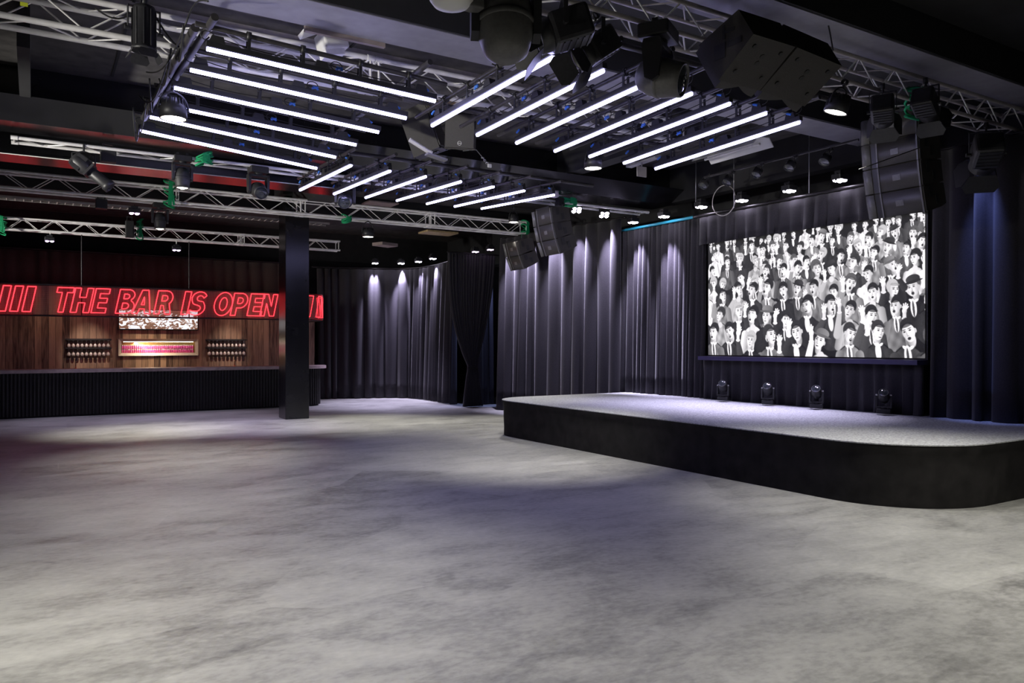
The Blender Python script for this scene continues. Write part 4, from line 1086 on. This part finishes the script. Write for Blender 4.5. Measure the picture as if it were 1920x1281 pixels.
MB().box(((nx0+nx1)/2, .03, nz1-.008), (nx1-nx0-.1, .02, .008)).build('light_strip', 'warm_lens', t)
area((2.5, WY+.1, nz1-.03), (2.6, WY+.17, 1.3), 16, (1., .78, .5), 1.2, .05)
spot((2.6, 21.9, 4.2), (2.7, 23.2, 1.2), 260, WARM, 34, 1., .05)
for xx in (1.2, 4.7): spot((xx, 20.4, 4.22), (xx, 23.1, 1.55), 430, (1., .8, .66), 21, 1., .05)  # added spots that brighten the hanging glasses, no fixtures there
# cans in two tiers
def can_body(): return MB().lathe([(.0, .003), (.0215, .003), (.0235, .01), (.0235, .088), (.0225, .09)], 12)
def can_end(): return MB().lathe([(.0232, .0885), (.0235, .098), (.0195, .106), (.0195, .110), (.017, .108), (0, .108)], 12)
for tier, lab in ((0, 'pink can in the lower row inside the lit bar niche'), (1, 'pink can in the upper row inside the lit bar niche')):
    for i in range(36):
        x = nx0+.035+i*(nx1-nx0-.07)/35
        o = thing('drink_can', lab, 'can', (x, WY+.17, nz0-.002+tier*.110), None, 'pink cans %s row' % ('lower' if tier == 0 else 'upper'))
        spart('can_body', 'can_body', can_body, 'pink', o); spart('can_end', 'can_end', can_end, 'can_metal', o)
# glass racks
def gl(): return MB().lathe([(.033, 0), (.033, -.004), (.005, -.008), (.004, -.075), (.012, -.085), (.036, -.11), (.042, -.145), (.036, -.185), (.034, -.185), (.04, -.145), (.034, -.112), (0, -.09)], 14)
for side, x0, x1 in (('left', .71, 1.71), ('right', 4.15, 5.19)):
    t = thing('glass_rack', 'two-tier hanging glass rack on the boards %s of the lit niche' % side, 'rack', (x0, WY-.02, 0), None, 'glass racks')
    for z in (1.82, 1.595):
        MB().box(((x1-x0)/2, -.12, z+.008), (x1-x0+.06, .18, .012)).box(((x1-x0)/2, -.21, z), (x1-x0+.06, .012, .03)).box(((x1-x0)/2, -.0, z), (x1-x0+.06, .03, .05)).build('rack_rail', 'black_metal', t)
    for z, row in ((1.80, 'upper'), (1.575, 'lower')):
        for i in range(10):
            o = link('wine_glass', shared('wine_glass', gl), 'cup'); o.location = (x0+.05+i*(x1-x0-.1)/9, WY-.14, z)
            tag(o, 'stemmed glass hanging upside down in the %s row of the %s rack' % (row, side), 'glass', '%s row of glasses in the %s rack' % (row, side))
# bar television
t = thing('bar_television', 'wide bar screen with white and brown picture, below and behind the neon sign', 'television', (2.915, WY-.06, 2.37))
MB().box((0, .02, 0), (2.02, .06, .56), bev=.008).build('case', 'black_plastic', t)
MB().box((0, -.012, 0), (1.97, .006, .51)).build('display', 'feed', t)

# neon sign --------------------------------------------------------
def arc(cx, cy, rx, ry, a0, a1, n=9): return [(cx+rx*math.cos(math.radians(a0+(a1-a0)*i/n)), cy+ry*math.sin(math.radians(a0+(a1-a0)*i/n))) for i in range(n+1)]
G = {
 'T': [[(.0, 1), (.9, 1), (.9, .80), (.58, .80), (.58, 0), (.30, 0), (.30, .80), (0, .80)]],
 'H': [[(0, 0), (0, 1), (.27, 1), (.27, .62), (.58, .62), (.58, 1), (.85, 1), (.85, 0), (.58, 0), (.58, .40), (.27, .40), (.27, 0)]],
 'E': [[(0, 0), (0, 1), (.72, 1), (.72, .80), (.27, .80), (.27, .61), (.68, .61), (.68, .42), (.27, .42), (.27, .2), (.72, .2), (.72, 0)]],
 'B': [[(0, 0), (0, 1), (.42, 1)] + arc(.42, .765, .32, .235, 80, -50) + arc(.45, .28, .37, .28, 62, -90) + [(.4, 0)], [(.25, .61), (.25, .81)] + arc(.38, .71, .13, .10, 90, -90, 6), [(.25, .19), (.25, .43)] + arc(.40, .31, .15, .12, 90, -90, 6)],
 'A': [[(0, 0), (.30, 1), (.62, 1), (.92, 0), (.64, 0), (.58, .2), (.33, .2), (.27, 0)], [(.38, .38), (.46, .72), (.54, .38)]],
 'R': [[(0, 0), (0, 1), (.45, 1)] + arc(.45, .69, .36, .31, 85, -50) + [(.85, 0), (.56, 0), (.40, .37), (.27, .37), (.27, 0)], [(.27, .56), (.27, .80)] + arc(.42, .68, .14, .12, 90, -90, 6)],
 'I': [[(0, 0), (0, 1), (.29, 1), (.29, 0)]],
 'S': [arc(.40, .72, .38, .29, 25, 195, 9) + arc(.40, .62, .36, .2, 215, 262, 4) + arc(.34, .28, .20, .13, 70, -80, 6) + [(.15, .16), (.02, .2), (.0, .06)] + arc(.34, .30, .42, .32, 240, 380, 8) + arc(.44, .45, .3, .15, 50, 90, 3) + arc(.44, .72, .16, .12, 230, 60, 6) + [(.62, .74)]],
 'O': [arc(.42, .5, .44, .52, 90, 450, 26)[:-1], arc(.42, .5, .18, .29, 90, 450, 20)[:-1]],
 'P': [[(0, 0), (0, 1), (.45, 1)] + arc(.45, .67, .37, .33, 85, -90) + [(.27, .34), (.27, 0)], [(.27, .54), (.27, .80)] + arc(.43, .67, .14, .13, 90, -90, 6)],
 'N': [[(0, 0), (0, 1), (.28, 1), (.58, .45), (.58, 1), (.84, 1), (.84, 0), (.58, 0), (.26, .58), (.26, 0)]],
}
def resample(c, st=.03):
    out = []
    for a, b in zip(c, c[1:]+c[:1]):
        k = max(1, int(math.hypot(b[0]-a[0], b[1]-a[1])/st))
        out += [(a[0]+(b[0]-a[0])*i/k, a[1]+(b[1]-a[1])*i/k) for i in range(k)]
    return out
SGY = 20.82; SG0, SG1 = 2.36, 3.07
sr = .55; sxe = 6.88       # rounded right end
def sign_pt(s, off=0.):
    """s along the front from x=0; wraps round the right end"""
    xs = sxe-sr
    if s <= xs: return V((s, SGY-off, 0))
    a = (s-xs)/sr
    if a <= PI/2: return V((xs+(sr+off)*math.sin(a), SGY+sr-(sr+off)*math.cos(a), 0))
    return V((sxe+off, SGY+sr+(s-xs-sr*PI/2), 0))
S0, S1 = -3.8, sxe-sr+sr*PI/2+1.2
t = thing('neon_sign', 'long glass bar sign with red neon outline letters THE BAR IS OPEN', 'neon sign', (0, 0, 0))
ss = [S0+(sxe-sr-S0)*i/8 for i in range(8)] + [sxe-sr+(sr*PI/2)*i/12 for i in range(13)] + [S1]
def band(off, z0, z1, uv=False):
    mb = MB(); P = [sign_pt(s, off) for s in ss]; n = len(P)
    mb.add([(p.x, p.y, z0) for p in P]+[(p.x, p.y, z1) for p in P], [(i, i+1, n+i+1, n+i) for i in range(n-1)])
    return mb
gl_ = band(.035, SG0+.02, SG1-.02).build('glass_panel', 'glass', t)
me_ = band(-.05, SG0+.02, SG1-.02).build('backing_mesh', 'mesh', t)
uvl = me_.data.uv_layers.new(name='UVMap'); n = len(ss)
for lp in me_.data.loops:
    i = lp.vertex_index; uvl.data[lp.index].uv = (ss[i % n], SG0+.02 if i < n else SG1-.02)
for z in (SG0, SG1):
    P = [sign_pt(s, 0) for s in ss]
    MB().sweep([(p.x, p.y, z) for p in P], .022, 6).build('frame_rail', 'rail', t)
for s in (-1.5, .95, 3.32, 5.75):
    p = sign_pt(s, -.06); MB().rod((p.x, p.y, SG0), (p.x, p.y, 4.285), .014, 8).build('hanging_rod', 'rail', t)
def letter(g, s0, wid, z0, h, shear=.2, thick=.0125):
    mb = MB()
    wmax = max(x for c in G[g] for x, y in c)
    for c in G[g]:
        pts = []
        for x, y in resample(c):
            p = sign_pt(s0+(x/wmax)*wid+(y)*h*shear, 0.); pts.append((p.x, p.y, z0+y*h))
        mb.sweep(pts, thick, 6, True)
    mb.build('neon_letter', 'neon', t)
LZ, LH = 2.445, .575
def sx(px): return atY(px, 590, SGY).x
for g, a, b in (('T', 98, 129), ('H', 131.5, 166), ('E', 170.5, 197), ('B', 216, 248.5), ('A', 247, 281), ('R', 288, 319), ('I', 339, 350.5), ('S', 353, 381), ('O', 398.5, 431), ('P', 431.5, 458.5), ('E', 463, 489), ('N', 487, 513)):
    letter(g, sx(a), sx(b)-sx(a), LZ, LH)
for a, b in ((-5, 10), (18, 33), (41, 57)): letter('I', sx(a), sx(b)-sx(a), LZ, LH)
for k in range(4): letter('I', sxe-.66+k*.36, .17, LZ, LH, thick=.010)

# ------------------------------------------------------------------ lamps that light the hall
def flood(x, y, z, tx, ty, p, col=NEUT, size=70, blend=1.): return spot((x, y, z), (tx, ty, 0), p, col, size, blend, .12)
# floods for the fixtures in view, and an added floor flood
flood(2.0, 12.35, 3.85, 2.0, 12.4, 520, NEUT, 70)
flood(1.9, 16.4, 3.85, 1.9, 16.6, 900, NEUT, 62)
flood(4.1, 16.5, 3.9, 4.0, 16.4, 650, COOL, 68)  # added flood without a fixture, brightens the floor before the bar
flood(1.0, 20.2, 4.2, 1.0, 19.2, 420, COOL, 70)
flood(3.5, 20.2, 4.2, 3.5, 18.9, 420, COOL, 70)
flood(8.2, 20.4, 4.2, 8.2, 20.6, 900, COOL, 75)
flood(7.5, 11.5, 4.45, 7.8, 12.2, 380, NEUT, 50)
# warm spots added over the bar aisle to brighten the boards
for x, p in ((.3, 45), (2.9, 120), (5.2, 55)): spot((x, 21.9, 4.2), (x, 23.2, 1.3), p, WARM, 60, 1., .05)
# house lights above and behind the camera
for x, y in ((-1.8, 4.2), (1.2, .6), (4.6, .8), (-1.5, 0.0), (7.2, 2.4), (1.0, 4.6)):
    flood(x, y, 4.6, x+.1, y+.8, 900, NEUT, 76)
# unseen spots added at the left wall to brighten the trusses
for y, z in ((6., 3.2), (10.6, 3.1), (13., 3.0), (19., 3.2)): spot((X0+.3, y, z), (3.5, y+1.5, 4.75), 1900, NEUT, 44, 1., .1)

# ------------------------------------------------------------------ world, camera, view
w = bpy.data.worlds.new('world'); bpy.context.scene.world = w; w.use_nodes = True
w.node_tree.nodes['Background'].inputs[0].default_value = (.5, .5, .62, 1); w.node_tree.nodes['Background'].inputs[1].default_value = .0
cam = bpy.data.cameras.new('camera'); co = bpy.data.objects.new('camera', cam); C.objects.link(co)
cam.sensor_width = 36; cam.lens = FPX/1920*36; cam.shift_y = (HZ-640.5)/1920; cam.clip_end = 100
co.location = (0, 0, HC); co.rotation_euler = Euler((PI/2, 0, -YAW))
sc = bpy.context.scene; sc.camera = co
sc.view_settings.view_transform = 'Standard'; sc.view_settings.look = 'None'; sc.view_settings.gamma = 1; sc.view_settings.use_curve_mapping = False
sc.view_settings.exposure = 0.
try:
    sc.cycles.use_denoising = True; sc.cycles.max_bounces = 6; sc.cycles.transparent_max_bounces = 12
    sc.cycles.sample_clamp_indirect = 4.; sc.cycles.caustics_reflective = False; sc.cycles.caustics_refractive = False
except Exception: pass
